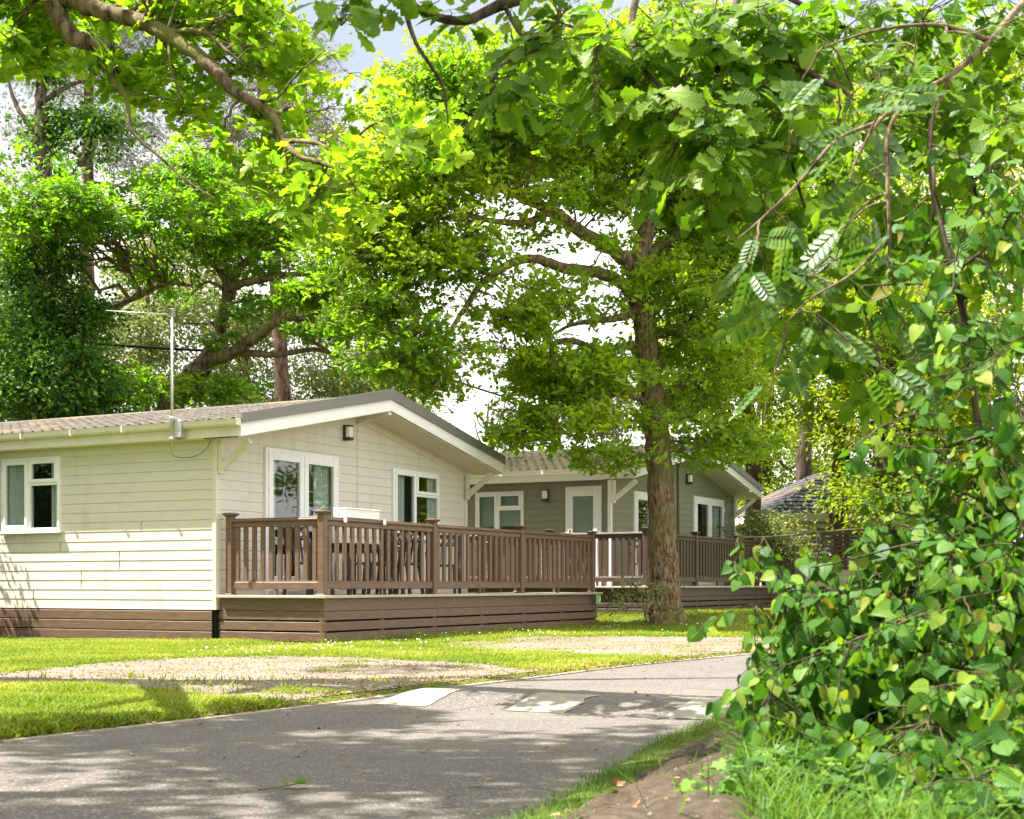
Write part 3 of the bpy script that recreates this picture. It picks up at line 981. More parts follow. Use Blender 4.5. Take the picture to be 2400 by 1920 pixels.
def siding(z0, ztop_fn, x0, x1, holes, pitch=.135):
    """Lapped boards on the plane y=0, outward -y. ztop_fn(x) is the wall's upper edge (gable). Returns MB."""
    mb = MB()
    zmax = max(ztop_fn(x) for x in np.linspace(x0, x1, 41))
    n = int(math.ceil((zmax - z0) / pitch))
    xs_peak = max(np.linspace(x0, x1, 201), key=ztop_fn)
    for i in range(n):
        a, b = z0 + i * pitch, z0 + (i + 1) * pitch
        cuts = sorted({a, b, b - .006} | {h for q in holes for h in q[2:4] if a < h < b})
        for c, d in zip(cuts[:-1], cuts[1:]):
            zm = (c + d) / 2
            lo, hi = x0, x1
            if ztop_fn(x0) < zm:      # clip under the left slope
                l, r = x0, xs_peak
                if ztop_fn(xs_peak) < zm: continue
                for _ in range(30):
                    m = (l + r) / 2
                    if ztop_fn(m) < zm: l = m
                    else: r = m
                lo = r
            if ztop_fn(x1) < zm:
                l, r = xs_peak, x1
                for _ in range(30):
                    m = (l + r) / 2
                    if ztop_fn(m) < zm: r = m
                    else: l = m
                hi = l
            groove = c >= b - .0061
            ya = -(.0125 - .007 * (c - a) / pitch); yb = -(.0125 - .007 * (d - a) / pitch)
            if groove: ya = yb = -.001
            for p, q in intervals(lo, hi, [(h[0], h[1]) for h in holes if h[2] < zm < h[3]]):
                mb.add([(p, ya, c), (q, ya, c), (q, yb, d), (p, yb, d)], [(0, 1, 2, 3)])
                if not groove:
                    mb.add([(p, .0, c), (q, .0, c), (q, ya, c), (p, ya, c)], [(0, 1, 2, 3)])
                    mb.add([(p, yb, d), (q, yb, d), (q, 0, d), (p, 0, d)], [(0, 1, 2, 3)])
    return mb


def pane_part(parent, x0, x1, z0, z1, y=-.012):
    mb = MB(); mb.box(x0, x1, y, y + .006, z0, z1)
    return mb.build('pane', M['glass'], parent)


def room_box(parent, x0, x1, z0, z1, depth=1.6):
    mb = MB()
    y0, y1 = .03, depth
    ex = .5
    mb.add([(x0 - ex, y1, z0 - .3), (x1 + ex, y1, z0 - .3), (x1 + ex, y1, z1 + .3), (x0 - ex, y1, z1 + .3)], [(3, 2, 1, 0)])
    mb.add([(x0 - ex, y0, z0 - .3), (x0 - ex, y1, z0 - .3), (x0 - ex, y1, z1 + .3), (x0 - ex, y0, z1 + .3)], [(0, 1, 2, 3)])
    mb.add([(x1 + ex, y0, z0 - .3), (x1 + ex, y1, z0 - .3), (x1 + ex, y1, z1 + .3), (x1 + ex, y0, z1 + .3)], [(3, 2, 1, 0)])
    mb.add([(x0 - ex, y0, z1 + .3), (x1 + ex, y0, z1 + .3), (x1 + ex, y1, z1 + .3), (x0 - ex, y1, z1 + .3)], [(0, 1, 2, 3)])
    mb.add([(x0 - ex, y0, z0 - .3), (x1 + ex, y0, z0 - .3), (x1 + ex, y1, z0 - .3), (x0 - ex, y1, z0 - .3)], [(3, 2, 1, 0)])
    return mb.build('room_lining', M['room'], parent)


def frame_ring(mb, x0, x1, z0, z1, w, y0, y1):
    mb.box(x0, x0 + w, y0, y1, z0, z1, .006); mb.box(x1 - w, x1, y0, y1, z0, z1, .006)
    mb.box(x0 + w, x1 - w, y0 + .0015, y1, z0, z0 + w, .006); mb.box(x0 + w, x1 - w, y0 + .0015, y1, z1 - w, z1, .006)


def drape(parent, x0, x1, z0, z1, y, mat='curtain', waves=9, amp=.025):
    n = waves * 6
    xs = np.linspace(x0, x1, n + 1)
    ys = y + amp * np.sin(np.linspace(0, waves * 2 * np.pi, n + 1)) + amp * .4 * rng.normal(size=n + 1)
    v = np.array([(x, yy, z) for x, yy in zip(xs, ys) for z in (z0, z1)])
    f = np.array([(2 * i, 2 * i + 2, 2 * i + 3, 2 * i + 1) for i in range(n)])
    return link('curtain' if mat != 'blind' else 'blind', mesh_arrays('curtain', v, f.ravel(), np.full(n, 4), True), M[mat], parent)


def casement(parent, x0, x1, z0, z1, blind=None, curtain='left'):
    """White two-light window: tall casement on the left, small vent over a fixed pane on the right (viewer's left to right = x)."""
    w = empty('window'); w.parent = parent
    mb = MB()
    frame_ring(mb, x0, x1, z0, z1, .055, -.05, .03)
    xm = x0 + (x1 - x0) * .475
    mb.box(xm - .028, xm + .028, -.048, .03, z0 + .055, z1 - .055, .005)
    zt = z0 + (z1 - z0) * .645
    mb.box(xm + .028, x1 - .055, -.047, .03, zt - .028, zt + .028, .005)
    # sashes
    frame_ring(mb, x0 + .045, xm - .018, z0 + .045, z1 - .045, .055, -.066, -.02)
    frame_ring(mb, xm + .018, x1 - .045, zt + .012, z1 - .045, .052, -.066, -.02)
    mb.build('frame', M['white'], w)
    sb = MB(); sb.box(x0 - .02, x1 + .02, -.085, -.02, z0 - .028, z0 + .004, .006); sb.build('sill', M['white'], w)
    g = MB()
    g.box(x0 + .095, xm - .068, -.030, -.022, z0 + .095, z1 - .095)
    g.build('pane', M['glass'], w)
    pane_part(w, xm + .066, x1 - .092, zt + .06, z1 - .092, -.030)
    pane_part(w, xm + .028, x1 - .055, z0 + .055, zt - .028, -.014)
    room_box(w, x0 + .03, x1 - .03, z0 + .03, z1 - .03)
    if curtain == 'left':
        drape(w, x0 + .04, x0 + .06 + (xm - x0) * .58, z0, z1, .05)
        drape(w, x1 - .24, x1 - .05, z0, z1, .05, waves=4)
    if blind:
        b = MB(); b.box(x0 + .06, x1 - .06, .05, .058, z0 + (z1 - z0) * blind, z1 - .04); b.build('blind', M['blind'], w)
    return w


def french_door(parent, x0, x1, z0, z1):
    d = empty('french_door'); d.parent = parent
    mb = MB(); f = .062
    mb.box(x0, x0 + f, -.055, .03, z0, z1, .006); mb.box(x1 - f, x1, -.055, .03, z0, z1, .006)
    mb.box(x0 + f, x1 - f, -.0535, .03, z1 - f, z1, .006); mb.box(x0 + f, x1 - f, -.0535, .03, z0, z0 + .05, .006)
    mb.build('frame', M['white'], d)
    xm = (x0 + x1) / 2
    for k, (a, b) in enumerate(((x0 + f - .012, xm - .004), (xm + .004, x1 - f + .012))):
        lf = MB(); s = .105
        za, zb = z0 + .04, z1 - f + .012
        lf.box(a, a + s, -.072, -.01, za, zb, .007); lf.box(b - s, b, -.072, -.01, za, zb, .007)
        lf.box(a + s, b - s, -.0705, -.01, zb - .12, zb, .007); lf.box(a + s, b - s, -.0705, -.01, za, za + .22, .007)
        o = lf.build('door_leaf', M['white'], d)
        g = MB(); g.box(a + s - .01, b - s + .01, -.040, -.034, za + .21, zb - .11); g.build('pane', M['glass'], o)
        if k == 1:
            h = MB(); h.box(a + .035, a + .065, -.085, -.07, za + .85, za + 1.09, .004); h.box(a + .04, a + .16, -.115, -.095, za + 1.0, za + 1.025, .004)
            h.box(a + .04, a + .06, -.115, -.085, za + 1.0, za + 1.025, .003)
            h.build('handle', M['metal'], o)
            for hz in (.35, 1.0, 1.72):
                hg = MB(); hg.box(b - .012, b + .03, -.085, -.066, za + hz, za + hz + .1, .004); hg.build('hinge', M['white'], o)
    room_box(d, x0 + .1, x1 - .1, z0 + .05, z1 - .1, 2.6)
    drape(d, x0 + .10, x0 + .34, z0 + .05, z1 - .08, .07, waves=5)
    drape(d, x1 - .46, x1 - .10, z0 + .05, z1 - .08, .07, waves=6)
    return d


def single_door(parent, x0, x1, z0, z1):
    d = empty('glazed_door'); d.parent = parent
    mb = MB(); f = .075
    mb.box(x0, x0 + f, -.055, .03, z0, z1, .006); mb.box(x1 - f, x1, -.055, .03, z0, z1, .006)
    mb.box(x0 + f, x1 - f, -.0535, .03, z1 - f, z1, .006)
    mb.build('frame', M['white'], d)
    lf = MB(); s = .10; a, b = x0 + f - .01, x1 - f + .01; za, zb = z0 + .01, z1 - f + .01
    lf.box(a, a + s, -.07, -.01, za, zb, .007); lf.box(b - s, b, -.07, -.01, za, zb, .007)
    lf.box(a + s, b - s, -.0685, -.01, zb - .13, zb, .007); lf.box(a + s, b - s, -.0685, -.01, za, za + .22, .007)
    o = lf.build('door_leaf', M['white'], d)
    g = MB(); g.box(a + s - .01, b - s + .01, -.040, -.034, za + .21, zb - .12); g.build('pane', M['glass'], o)
    bl = MB(); bl.box(a + s - .01, b - s + .01, -.02, -.015, za + .21, zb - .12); bl.build('blind', M['blind'], o)
    h = MB(); h.box(a + .03, a + .06, -.085, -.069, za + .9, za + 1.14, .004); h.box(a + .035, a + .15, -.115, -.097, za + 1.05, za + 1.075, .004)
    h.build('handle', M['black'], o)
    return d


def wall_lamp(parent, x, z, proto_mat='black'):
    l = empty('wall_lamp'); l.parent = parent
    mb = MB(); mb.box(x - .055, x + .055, -.055, -.015, z - .10, z + .13, .006)
    mb.box(x - .055, x + .055, -.14, -.055, z - .10, z - .055, .005); mb.box(x - .055, x + .055, -.14, -.055, z + .11, z + .13, .005)
    mb.build('lamp_housing', M['black'], l)
    g = MB(); g.box(x - .046, x + .046, -.13, -.0555, z - .0545, z + .1095, .008); g.build('diffuser', M['diffuser'], l)
    return l


def tile_slope(mb_v, y0, y1, u0, u1, zf, flip, wave=.20, course=.36, amp=.026):
    """Pressed tile sheet: returns verts, loops, totals of a slope. u runs across the roof (eave->ridge), y along it."""
    ny_ = int((y1 - y0) / wave * 7); us = []
    n = int(abs(u1 - u0) / course)
    st = (u1 - u0) / n
    for i in range(n):
        us += [u0 + i * st, u0 + (i + .5) * st, u0 + (i + .97) * st]
    us.append(u1)
    us = np.array(us); ys = np.linspace(y0, y1, ny_)
    U, Y = np.meshgrid(us, ys, indexing='ij')
    fr = np.tile(np.array([0, .5, .97]), n); fr = np.append(fr, 0)
    ph = (Y / wave) % 1
    prof_ = np.where(ph < .55, np.sin(ph / .55 * np.pi), -.25 * np.sin((ph - .55) / .45 * np.pi))
    Z = zf(U) + amp * prof_ + .034 * (1 - fr)[:, None]
    a = np.arange(len(us) - 1)[:, None] * ny_ + np.arange(ny_ - 1)[None]
    q = np.stack([a, a + ny_, a + ny_ + 1, a + 1], -1) if flip else np.stack([a, a + 1, a + ny_ + 1, a + ny_], -1)
    return np.stack([U, Y, Z], -1).reshape(-1, 3), q.ravel(), np.full(a.size, 4)


def lodge(C0, z0, W, depth, label, wallmat, roofmat, trimmat, gable_extra, side_extra, b=.60, a=.25, soffit_mat='creamwood', side_holes=(), gable_holes=(), skirt='deck'):
    """Origin at the near corner; x along the gable, y into the building, z up; the gable wall is y=0, the near side wall x=0."""
    root = empty('holiday_lodge', (C0[0], C0[1], z0), ROT, label, 'lodge', 'holiday lodges beside the lane')
    zb, ze = .44, 2.76                      # bottom of the cladding and eaves
    xc = W / 2
    SL = .198
    g_apex = ze + SL * xc
    gtop = lambda x: ze + SL * (xc - abs(x - xc)) - .002
    siding(zb, gtop, 0, W, gable_holes).build('gable_wall', M[wallmat[0]], root)
    # side walls are built on the plane y=0 of a turned child
    sd = siding(zb, lambda x: ze, -depth, 0, [(-h[1], -h[0], h[2], h[3]) for h in side_holes])
    sv = np.array(sd.v); sd.v = [(v[1], -v[0], v[2]) for v in sv]
    sd.build('side_wall', M[wallmat[1]], root)
    fs = siding(zb, lambda x: ze, 0, depth, [])
    fv = np.array(fs.v); fs.v = [(W - v[1], v[0], v[2]) for v in fv]
    fs.build('side_wall', M[wallmat[1]], root)
    bs = siding(zb, gtop, 0, W, [])
    bv = np.array(bs.v); bs.v = [(W - v[0], depth - v[1], v[2]) for v in bv]
    bs.build('back_wall', M[wallmat[0]], root)
    cv = MB()
    for x0_, x1_ in ((-.01, xc), (W + .01, xc)):
        zz0, zz1 = gtop(max(0, min(W, x0_))), gtop(xc)
        poly = [(x0_, zz0 - .13), (x1_, zz1 - .13), (x1_, zz1 + .03), (x0_, zz0 + .03)]
        cv.prism(poly if x0_ < x1_ else poly[::-1], 'y', -.022, .0)
    cv.build('gable_trim', M[wallmat[0]], root)
    # corner posts, centre joint strip and butt joints
    for cx, cyy in ((0.0075, 0.0075), (W - .0075, .0075), (.0075, depth - .0075)):
        cp = MB(); cp.box(cx - .0375, cx + .0375, cyy - .0375, cyy + .0375, zb, ze, .004)
        cp.build('corner_trim', M[trimmat], root)
    js = MB(); js.box(xc - .02, xc - .006, -.019, -.004, zb, g_apex - .15)
    js.build('joint_strip', M[wallmat[0]], root)
    # roof: two pressed tile slopes, ridge, dark barge trim
    R0, R1 = -a - .06, W + a + .06
    zr = lambda x: ze + .205 + SL * (xc - np.abs(x - xc))
    v1 = tile_slope(None, -b - .01, depth + b, R0, xc, zr, False)
    v2 = tile_slope(None, -b - .01, depth + b, R1, xc, zr, True)
    V, L, T = join([v1, v2])
    rf = link('roof', mesh_arrays('roof', V, L, T, False), M[roofmat], root)
    rd = MB(); zt = float(zr(xc))
    for k in range(int((depth + 2 * b) / .42)):
        y = -b + .02 + k * .42
        rd.prism([(xc - .15, zt - .012), (xc - .10, zt + .035), (xc, zt + .062), (xc + .10, zt + .035), (xc + .15, zt - .012)], 'y', y, y + .415)
    rd.build('ridge_cap', M[roofmat], rf)
    soff = MB()                              # boarded underside of the gable overhang and the eaves
    for s, xe in ((-1, -a), (1, W + a)):
        zz = lambda x: ze - .03 + SL * (xc - abs(x - xc)) + .02
        nbd = 5
        for k in range(nbd):
            ya, yb = -b + .02 + (b - .02) * k / nbd, -b + .02 + (b - .02) * (k + 1) / nbd - .004
            soff.add([(xe, ya, zz(xe)), (xc, ya, zz(xc)), (xc, yb, zz(xc)), (xe, yb, zz(xe)), (xe, ya, zz(xe) + .02), (xc, ya, zz(xc) + .02), (xc, yb, zz(xc) + .02), (xe, yb, zz(xe) + .02)],
                     [(0, 1, 2, 3), (7, 6, 5, 4), (0, 4, 5, 1), (2, 6, 7, 3)])
    soff.box(-a, -.01, 0, depth, ze - .04, ze - .02); soff.box(W + .01, W + a, 0, depth, ze - .04, ze - .02)
    soff.build('soffit', M[soffit_mat], root)
    bb = MB(); dk = MB()
    for xe, sgn in ((-a, 1), (W + a, -1)):
        zl = ze - .045
        zc = zl + SL * (xc + a)
        for mbx, y0, y1, lo, hi in ((bb, -b - .025, -b, 0, .178), (dk, -b - .055, -b - .026, .168, .33)):
            xo = xe - sgn * (0 if mbx is bb else .015)
            poly = [(xo, zl + lo), (xc, zc + lo), (xc, zc + hi), (xo, zl + hi - (.03 if mbx is dk else 0))]
            if sgn < 0: poly = poly[::-1]
            mbx.prism(poly, 'y', y0, y1)
    # flat return of the dark trim over the tile edge
    for xe in (R0, R1):
        n = 2
        dk.add([(xe, -b - .054, float(zr(xe)) + .028), (xc, -b - .054, float(zr(xc)) + .028), (xc, -b + .10, float(zr(xc)) + .040), (xe, -b + .10, float(zr(xe)) + .040)], [(0, 1, 2, 3) if xe < xc else (3, 2, 1, 0)])
    bb.build('bargeboard', M['white'], root)
    dk.build('barge_trim', M['trim'], root)
    fa = MB(); fa.box(-a - .022, -a, -b + .001, depth + b, ze - .045, ze + .135, .004); fa.box(W + a, W + a + .022, -b + .001, depth + b, ze - .045, ze + .135, .004)
    fo = fa.build('fascia', M[trimmat], root)
    gt = MB()
    for s, xg in ((-1, -a - .024), (1, W + a + .024)):
        prof_ = [(0, 0), (.055, 0), (.085, .025), (.098, .085), (.105, .092), (.094, .092), (.08, .03), (.05, .01), (0, .01)]
        poly = [(xg + s * p[0], ze + .085 + p[1]) for p in prof_]
        if s > 0: poly = poly[::-1]
        gt.prism(poly, 'y', -b - .035, depth + b)
        gt.prism([(xg, ze + .085), (xg + s * .09, ze + .095), (xg + s * .09, ze + .175), (xg, ze + .175)][::-s], 'y', -b - .045, -b - .034)
        for k in range(int(depth / .95)):
            y = .35 + k * .95
            gt.prism([(xg, ze + .055), (xg + s * .11, ze + .085), (xg + s * .115, ze + .165), (xg + s * .108, ze + .165), (xg + s * .10, ze + .095), (xg, ze + .078)][::-s], 'y', y, y + .03)
    gt.build('gutter', M[trimmat], root)
    for x, s in ((.035, 1), (W - .035, -1)):    # corner brackets: wall leg and raking strut
        br = MB()
        br.box(x - .036, x + .036, -.095, -.031, ze - .50, ze - .05, .006)
        br.bar((x, -.08, ze - .42), (x, -b + .06, ze - .075), .06, .085)
        br.build('eaves_bracket', M['creamwood' if trimmat == 'creamwood' else 'whitewood'], root)
    rb = MB(); zc = ze - .045 + SL * (xc + a)
    rb.prism([(-.017, zc + .03), (-b + .001, zc + .03), (-b + .001, zc - .065), (-.017, zc - .17)], 'x', xc - .045, xc + .045)
    rb.build('ridge_beam', M['creamwood'], root)
    # skirting boards below the cladding
    sk = MB()
    for k in range(3):
        za = .02 + k * .138
        sk.box(-.026, -.004, .05, depth - .05, za, za + .124, .004)
        sk.box(W + .004, W + .026, .05, depth - .05, za, za + .124, .004)
        sk.box(.05, W - .05, -.024, -.004, za, za + .124, .004)
    sk.build('skirting', M[skirt], root)
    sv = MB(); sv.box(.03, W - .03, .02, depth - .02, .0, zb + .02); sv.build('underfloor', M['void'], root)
    return root, dict(ze=ze, zb=zb, xc=xc, W=W)


C1 = np.array([-3.96455, 19.31435])
gh1 = [(1.03, 2.76, .60, 2.69), (4.33, 5.72, 1.56, 2.63)]
sh1 = [(2.82, 3.94, 1.56, 2.60), (6.6, 7.9, 1.56, 2.60)]
lodge1, L1 = lodge(C1, 0, 6.70, 12.0, 'cream lodge with a white bargeboard, brown tile roof and brown railed decking', ('cream', 'cream'), 'roof_one', 'creamwood', None, None,
                   side_holes=sh1, gable_holes=gh1)
french_door(lodge1, 1.01, 2.78, .635, 2.705)
casement(lodge1, 4.31, 5.74, 1.54, 2.645)
wall_lamp(lodge1, 3.00, 3.07)


def side_holder(root):
    """A turned Empty part: its own x runs viewer's left to right along the near side wall, its -y points out of that wall."""
    return root


def turn_side(o):
    """Turns a part built on the gable plane (x right, -y out) onto the side wall plane: x -> -y."""
    o.rotation_euler = (0, 0, -math.pi / 2)


for s0, s1 in ((2.80, 3.96), (6.58, 7.92)):
    w = casement(lodge1, -s1, -s0, 1.54, 2.615)
    turn_side(w)
# vertical butt joints in the lower boards of the near side wall
for s, r in ((2.82, 6), (1.70, 5), (1.70, 4), (2.42, 3), (2.42, 2), (3.35, 1), (1.3, 8), (4.4, 4), (5.1, 2)):
    z = L1['zb'] + r * .135
    bj = MB(); bj.box(-.0140, -.006, s, s + .005, z + .002, z + .126)
    bj.build('board_joint', M['deck'], lodge1)

C2 = np.array([1.94, 28.5])
gh2 = [(1.12, 2.78, .62, 2.55), (4.54, 6.46, .62, 2.63)]
sh2 = [(.20, .94, .62, 2.59), (1.94, 3.02, 1.56, 2.54), (6.0, 7.4, 1.56, 2.54)]
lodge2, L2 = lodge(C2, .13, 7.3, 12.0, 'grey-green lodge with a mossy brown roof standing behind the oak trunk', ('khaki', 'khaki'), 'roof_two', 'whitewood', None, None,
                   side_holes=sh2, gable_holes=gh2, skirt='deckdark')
french_door(lodge2, 1.10, 2.80, .60, 2.565)
french_door(lodge2, 4.52, 6.48, .60, 2.645)
wall_lamp(lodge2, 4.13, 2.98)
turn_side(single_door(lodge2, -.96, -.18, .60, 2.605))
turn_side(casement(lodge2, -3.04, -1.92, 1.54, 2.555, blind=.30, curtain=None))
turn_side(casement(lodge2, -7.42, -5.98, 1.54, 2.555, blind=.30, curtain=None))
turn_side(wall_lamp(lodge2, -1.40, 2.43))
dp = MB(); dp.tube([(3.56, -.05, .5), (3.56, -.05, 3.2), (3.56, -.10, 3.35)], .03, 8)
dp.build('soil_pipe', M['khaki'], lodge2, True)


# ------------------------------------------------------------------ raised decks with railings
def deck(origin, z0, length, depth, floor, sides, label, bays, left_len, mat='deck', topmat='decktop', left_bays=1, rail_h=1.02, group='raised decks with railings', gap_from=0.0):
    """Origin at the near front corner; x along the front, y back towards the lodge. sides: which railing runs exist."""
    root = empty('raised_deck', (origin[0], origin[1], z0), ROT, label, 'decking', group)
    m = M[mat]
    fl = MB()
    n = int(depth / .15)
    for k in range(n):
        fl.box(-.03, length + .03, .0 + k * depth / n, (k + 1) * depth / n - .006, floor - .03, floor, .004)
    if left_len > depth:
        nn = int((left_len - depth) / .15)
        for k in range(nn):
            fl.box(-.03, gap_from, depth + k * (left_len - depth) / nn, depth + (k + 1) * (left_len - depth) / nn - .006, floor - .03, floor, .004)
    fl.build('floor_boards', M[topmat], root)
    lip = MB()
    lip.box(-.065, length + .10, -.065, -.001, floor - .034, floor + .004, .006); lip.box(-.065, -.001, -.001, left_len, floor - .034, floor + .004, .006)
    lip.box(length + .031, length + .095, -.001, depth, floor - .034, floor + .004, .006)
    lip.build('edge_board', M[topmat], root)
    # base boards: a deep top fascia and three boards with open gaps, on battens
    def base_run(name, L_, put):
        mb = MB(); nb = max(1, round(L_ / (2.67))); seg = L_ / nb
        fz = [floor - .034 - .165, floor - .034 - .165 - .135]
        rows = [(floor - .2, floor - .036, 0.0), ]
        z = floor - .205
        hgt = (z - .015) / 3
        for r in range(3):
            rows.append((z - hgt * (r + 1) + .024, z - hgt * r, -.004 if r else 0))
        for k in range(nb):
            for (za, zb_, off) in rows:
                mb_ = (k * seg + .002, (k + 1) * seg - .002)
                put(mb, mb_[0], mb_[1], .002 + off * -1, .028, za, zb_)
        nbat = nb * 2
        for k in range(nbat + 1):
            x = min(max(k * L_ / nbat, .05), L_ - .05)
            put(mb, x - .05, x + .05, .0285, .075, .0, floor - .04)
        return mb.build('base_boards', m, root)
    base_run('base_boards', length, lambda mb, a, b, y0, y1, z0_, z1_: mb.box(a, b, y0, y1, z0_, z1_, .004))
    base_run('base_boards', left_len, lambda mb, a, b, y0, y1, z0_, z1_: mb.box(y0, y1, a + .032, b, z0_, z1_, .004))
    base_run('base_boards', depth, lambda mb, a, b, y0, y1, z0_, z1_: mb.box(length - y1, length - y0, a + .032, b, z0_, z1_, .004))
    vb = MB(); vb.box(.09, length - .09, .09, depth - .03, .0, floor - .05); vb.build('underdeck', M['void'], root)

    def post(x, y):
        p = MB(); w = .05
        p.box(x - w, x + w, y - w, y + w, floor, floor + rail_h + .03, .008)
        o = p.build('post', m, root)
        c = MB()
        z = floor + rail_h + .031
        for (wa, wb, za, zb_) in ((.054, .080, z, z + .030), (.086, .086, z + .0301, z + .042), (.082, .05, z + .0421, z + .052)):
            v = [(x + i * wa, y + j * wa, za) for i, j in ((-1, -1), (1, -1), (1, 1), (-1, 1))] + [(x + i * wb, y + j * wb, zb_) for i, j in ((-1, -1), (1, -1), (1, 1), (-1, 1))]
            c.add(v, [(3, 2, 1, 0), (4, 5, 6, 7), (0, 1, 5, 4), (1, 2, 6, 5), (2, 3, 7, 6), (3, 0, 4, 7)])
        c.build('post_cap', m, o)
        ft = MB(); ft.box(x - .07, x + .07, y - .07, y + .07, floor + .001, floor + .022, .006); ft.build('post_foot', m, o)

    def railing(x0, y0, x1, y1, nbal):
        r = empty('railing'); r.parent = root
        a, b = np.array([x0, y0]), np.array([x1, y1]); L_ = np.linalg.norm(b - a); d = (b - a) / L_
        r.location = (x0, y0, floor); r.rotation_euler = (0, 0, math.atan2(d[1], d[0]))
        h = MB()
        h.box(.05, L_ - .05, -.048, .048, rail_h - .048, rail_h - .012, .012); h.box(.05, L_ - .05, -.034, .034, rail_h - .012, rail_h + .002, .006)
        h.box(.05, L_ - .05, -.026, .026, rail_h - .115, rail_h - .0485, .005)
        h.build('handrail', m, r)
        q = MB(); q.box(.05, L_ - .05, -.028, .028, .085, .175, .006); q.box(.05, L_ - .05, -.02, .02, .1755, .19, .003); q.build('bottom_rail', m, r)
        ft = MB(); ft.box(L_ / 2 - .02, L_ / 2 + .02, -.02, .02, .001, .0845); ft.build('rail_foot', m, r)
        src = None
        for k in range(nbal):
            x = .05 + (k + .5) * (L_ - .1) / nbal
            if src is None:
                bm = MB(); bm.box(-.034, .034, -.018, .018, .19, rail_h - .115, .005)
                src = bm.build('baluster', m, r)
                o = src
            else:
                o = bpy.data.objects.new('baluster', src.data); C.objects.link(o); o.parent = r
            o.location = (x, random.uniform(-.001, .001), 0); o.rotation_euler = (0, random.uniform(-.006, .006), random.uniform(-.03, .03))
        return r

    step = length / bays
    xs = [.08 + k * (length - .16) / bays for k in range(bays + 1)]
    for x in xs: post(x, .08)
    for x0, x1 in zip(xs[:-1], xs[1:]): railing(x0, .08, x1, .08, 15)
    yl = [.08 + k * (left_len - .20) / left_bays for k in range(left_bays + 1)]
    for y in yl[1:]: post(.08, y)
    for y0, y1 in zip(yl[:-1], yl[1:]): railing(.08, y1, .08, y0, 10 if left_bays == 1 else 14)
    if 'right' in sides:
        post(xs[-1], depth - .12); railing(xs[-1], .08, xs[-1], depth - .12, 10)
    if 'back' in sides:
        x = sides['back']
        post(x, depth - .12); railing(x, depth - .12, xs[-1], depth - .12, int((xs[-1] - x) / .17))
    return root


deck1 = deck(D1, 0, 8.40, 1.70, .635, {'right': 1, 'back': 6.95}, 'brown timber deck with railings along the front of the cream lodge', 3, 1.70)
D2 = np.array([2.533, 26.82])
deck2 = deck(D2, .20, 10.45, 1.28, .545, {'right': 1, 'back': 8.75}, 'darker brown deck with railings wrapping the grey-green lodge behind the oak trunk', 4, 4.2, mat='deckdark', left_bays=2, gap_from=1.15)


def on_deck(root, x, y, z, name, label, cat, rz=0.0, group=None):
    """A thing standing on a deck: placed in the deck's own directions, but top-level."""
    o = np.array([root.location.x, root.location.y]) + DG * x - NG * y
    return empty(name, (o[0], o[1], root.location.z + z), ROT + rz, label, cat, group)


# garden furniture on the decks
def table(root):
    t = MB(); t.box(-.6, .6, -.38, .38, .69, .725, .008)
    t.build('tabletop', M['rattan'], root)
    ap = MB(); ap.box(-.54, .54, -.32, .32, .60, .6895, .005); ap.build('apron', M['rattan'], root)
    for i in (-1, 1):
        for j in (-1, 1):
            l = MB(); l.bar((i * .50, j * .29, .60), (i * .54, j * .32, 0), .05, .05); l.build('leg', M['rattan'], root)


def chair(root):
    s = MB(); s.box(-.22, .22, -.22, .22, .42, .455, .012); s.build('seat', M['rattan'], root)
    for i in (-1, 1):
        l = MB(); l.bar((i * .20, -.2, .42), (i * .22, -.24, 0), .04, .04); l.build('leg', M['rattan'], root)
        l = MB(); l.bar((i * .20, .2, .42), (i * .22, .26, 0), .04, .04); l.build('leg', M['rattan'], root)
    b = MB()
    for i in (-1, 1): b.bar((i * .205, .20, .456), (i * .205, .27, .92), .04, .04)
    b.bar((-.205, .27, .905), (.205, .27, .905), .03, .05); b.bar((-.205, .255, .76), (.205, .255, .76), .025, .035)
    for k in range(4):
        x = -.185 + k * .094
        b.bar((x, .256, .775), (x + .088, .268, .885), .012, .02); b.bar((x + .088, .256, .775), (x, .268, .885), .012, .02)
    for k in range(5): b.bar((-.15 + k * .075, .205, .456), (-.15 + k * .075, .25, .745), .012, .03)
    b.build('backrest', M['rattan'], root)
    for i in (-1, 1):
        a = MB(); a.bar((i * .235, -.20, .64), (i * .225, .235, .66), .045, .025); a.bar((i * .235, -.19, .63), (i * .215, -.2, .43), .03, .03); a.build('armrest', M['rattan'], root)


def copy_tree(o, parent=None):
    c = o.copy(); C.objects.link(c); c.parent = parent
    for ch in list(o.children): copy_tree(ch, c)
    return c


def put_on(c, root, x, y, z, rz, label):
    o = np.array([root.location.x, root.location.y]) + DG * x - NG * y
    c.location = (o[0], o[1], root.location.z + z); c.rotation_euler = (0, 0, ROT + rz)
    c['label'] = label
    return c


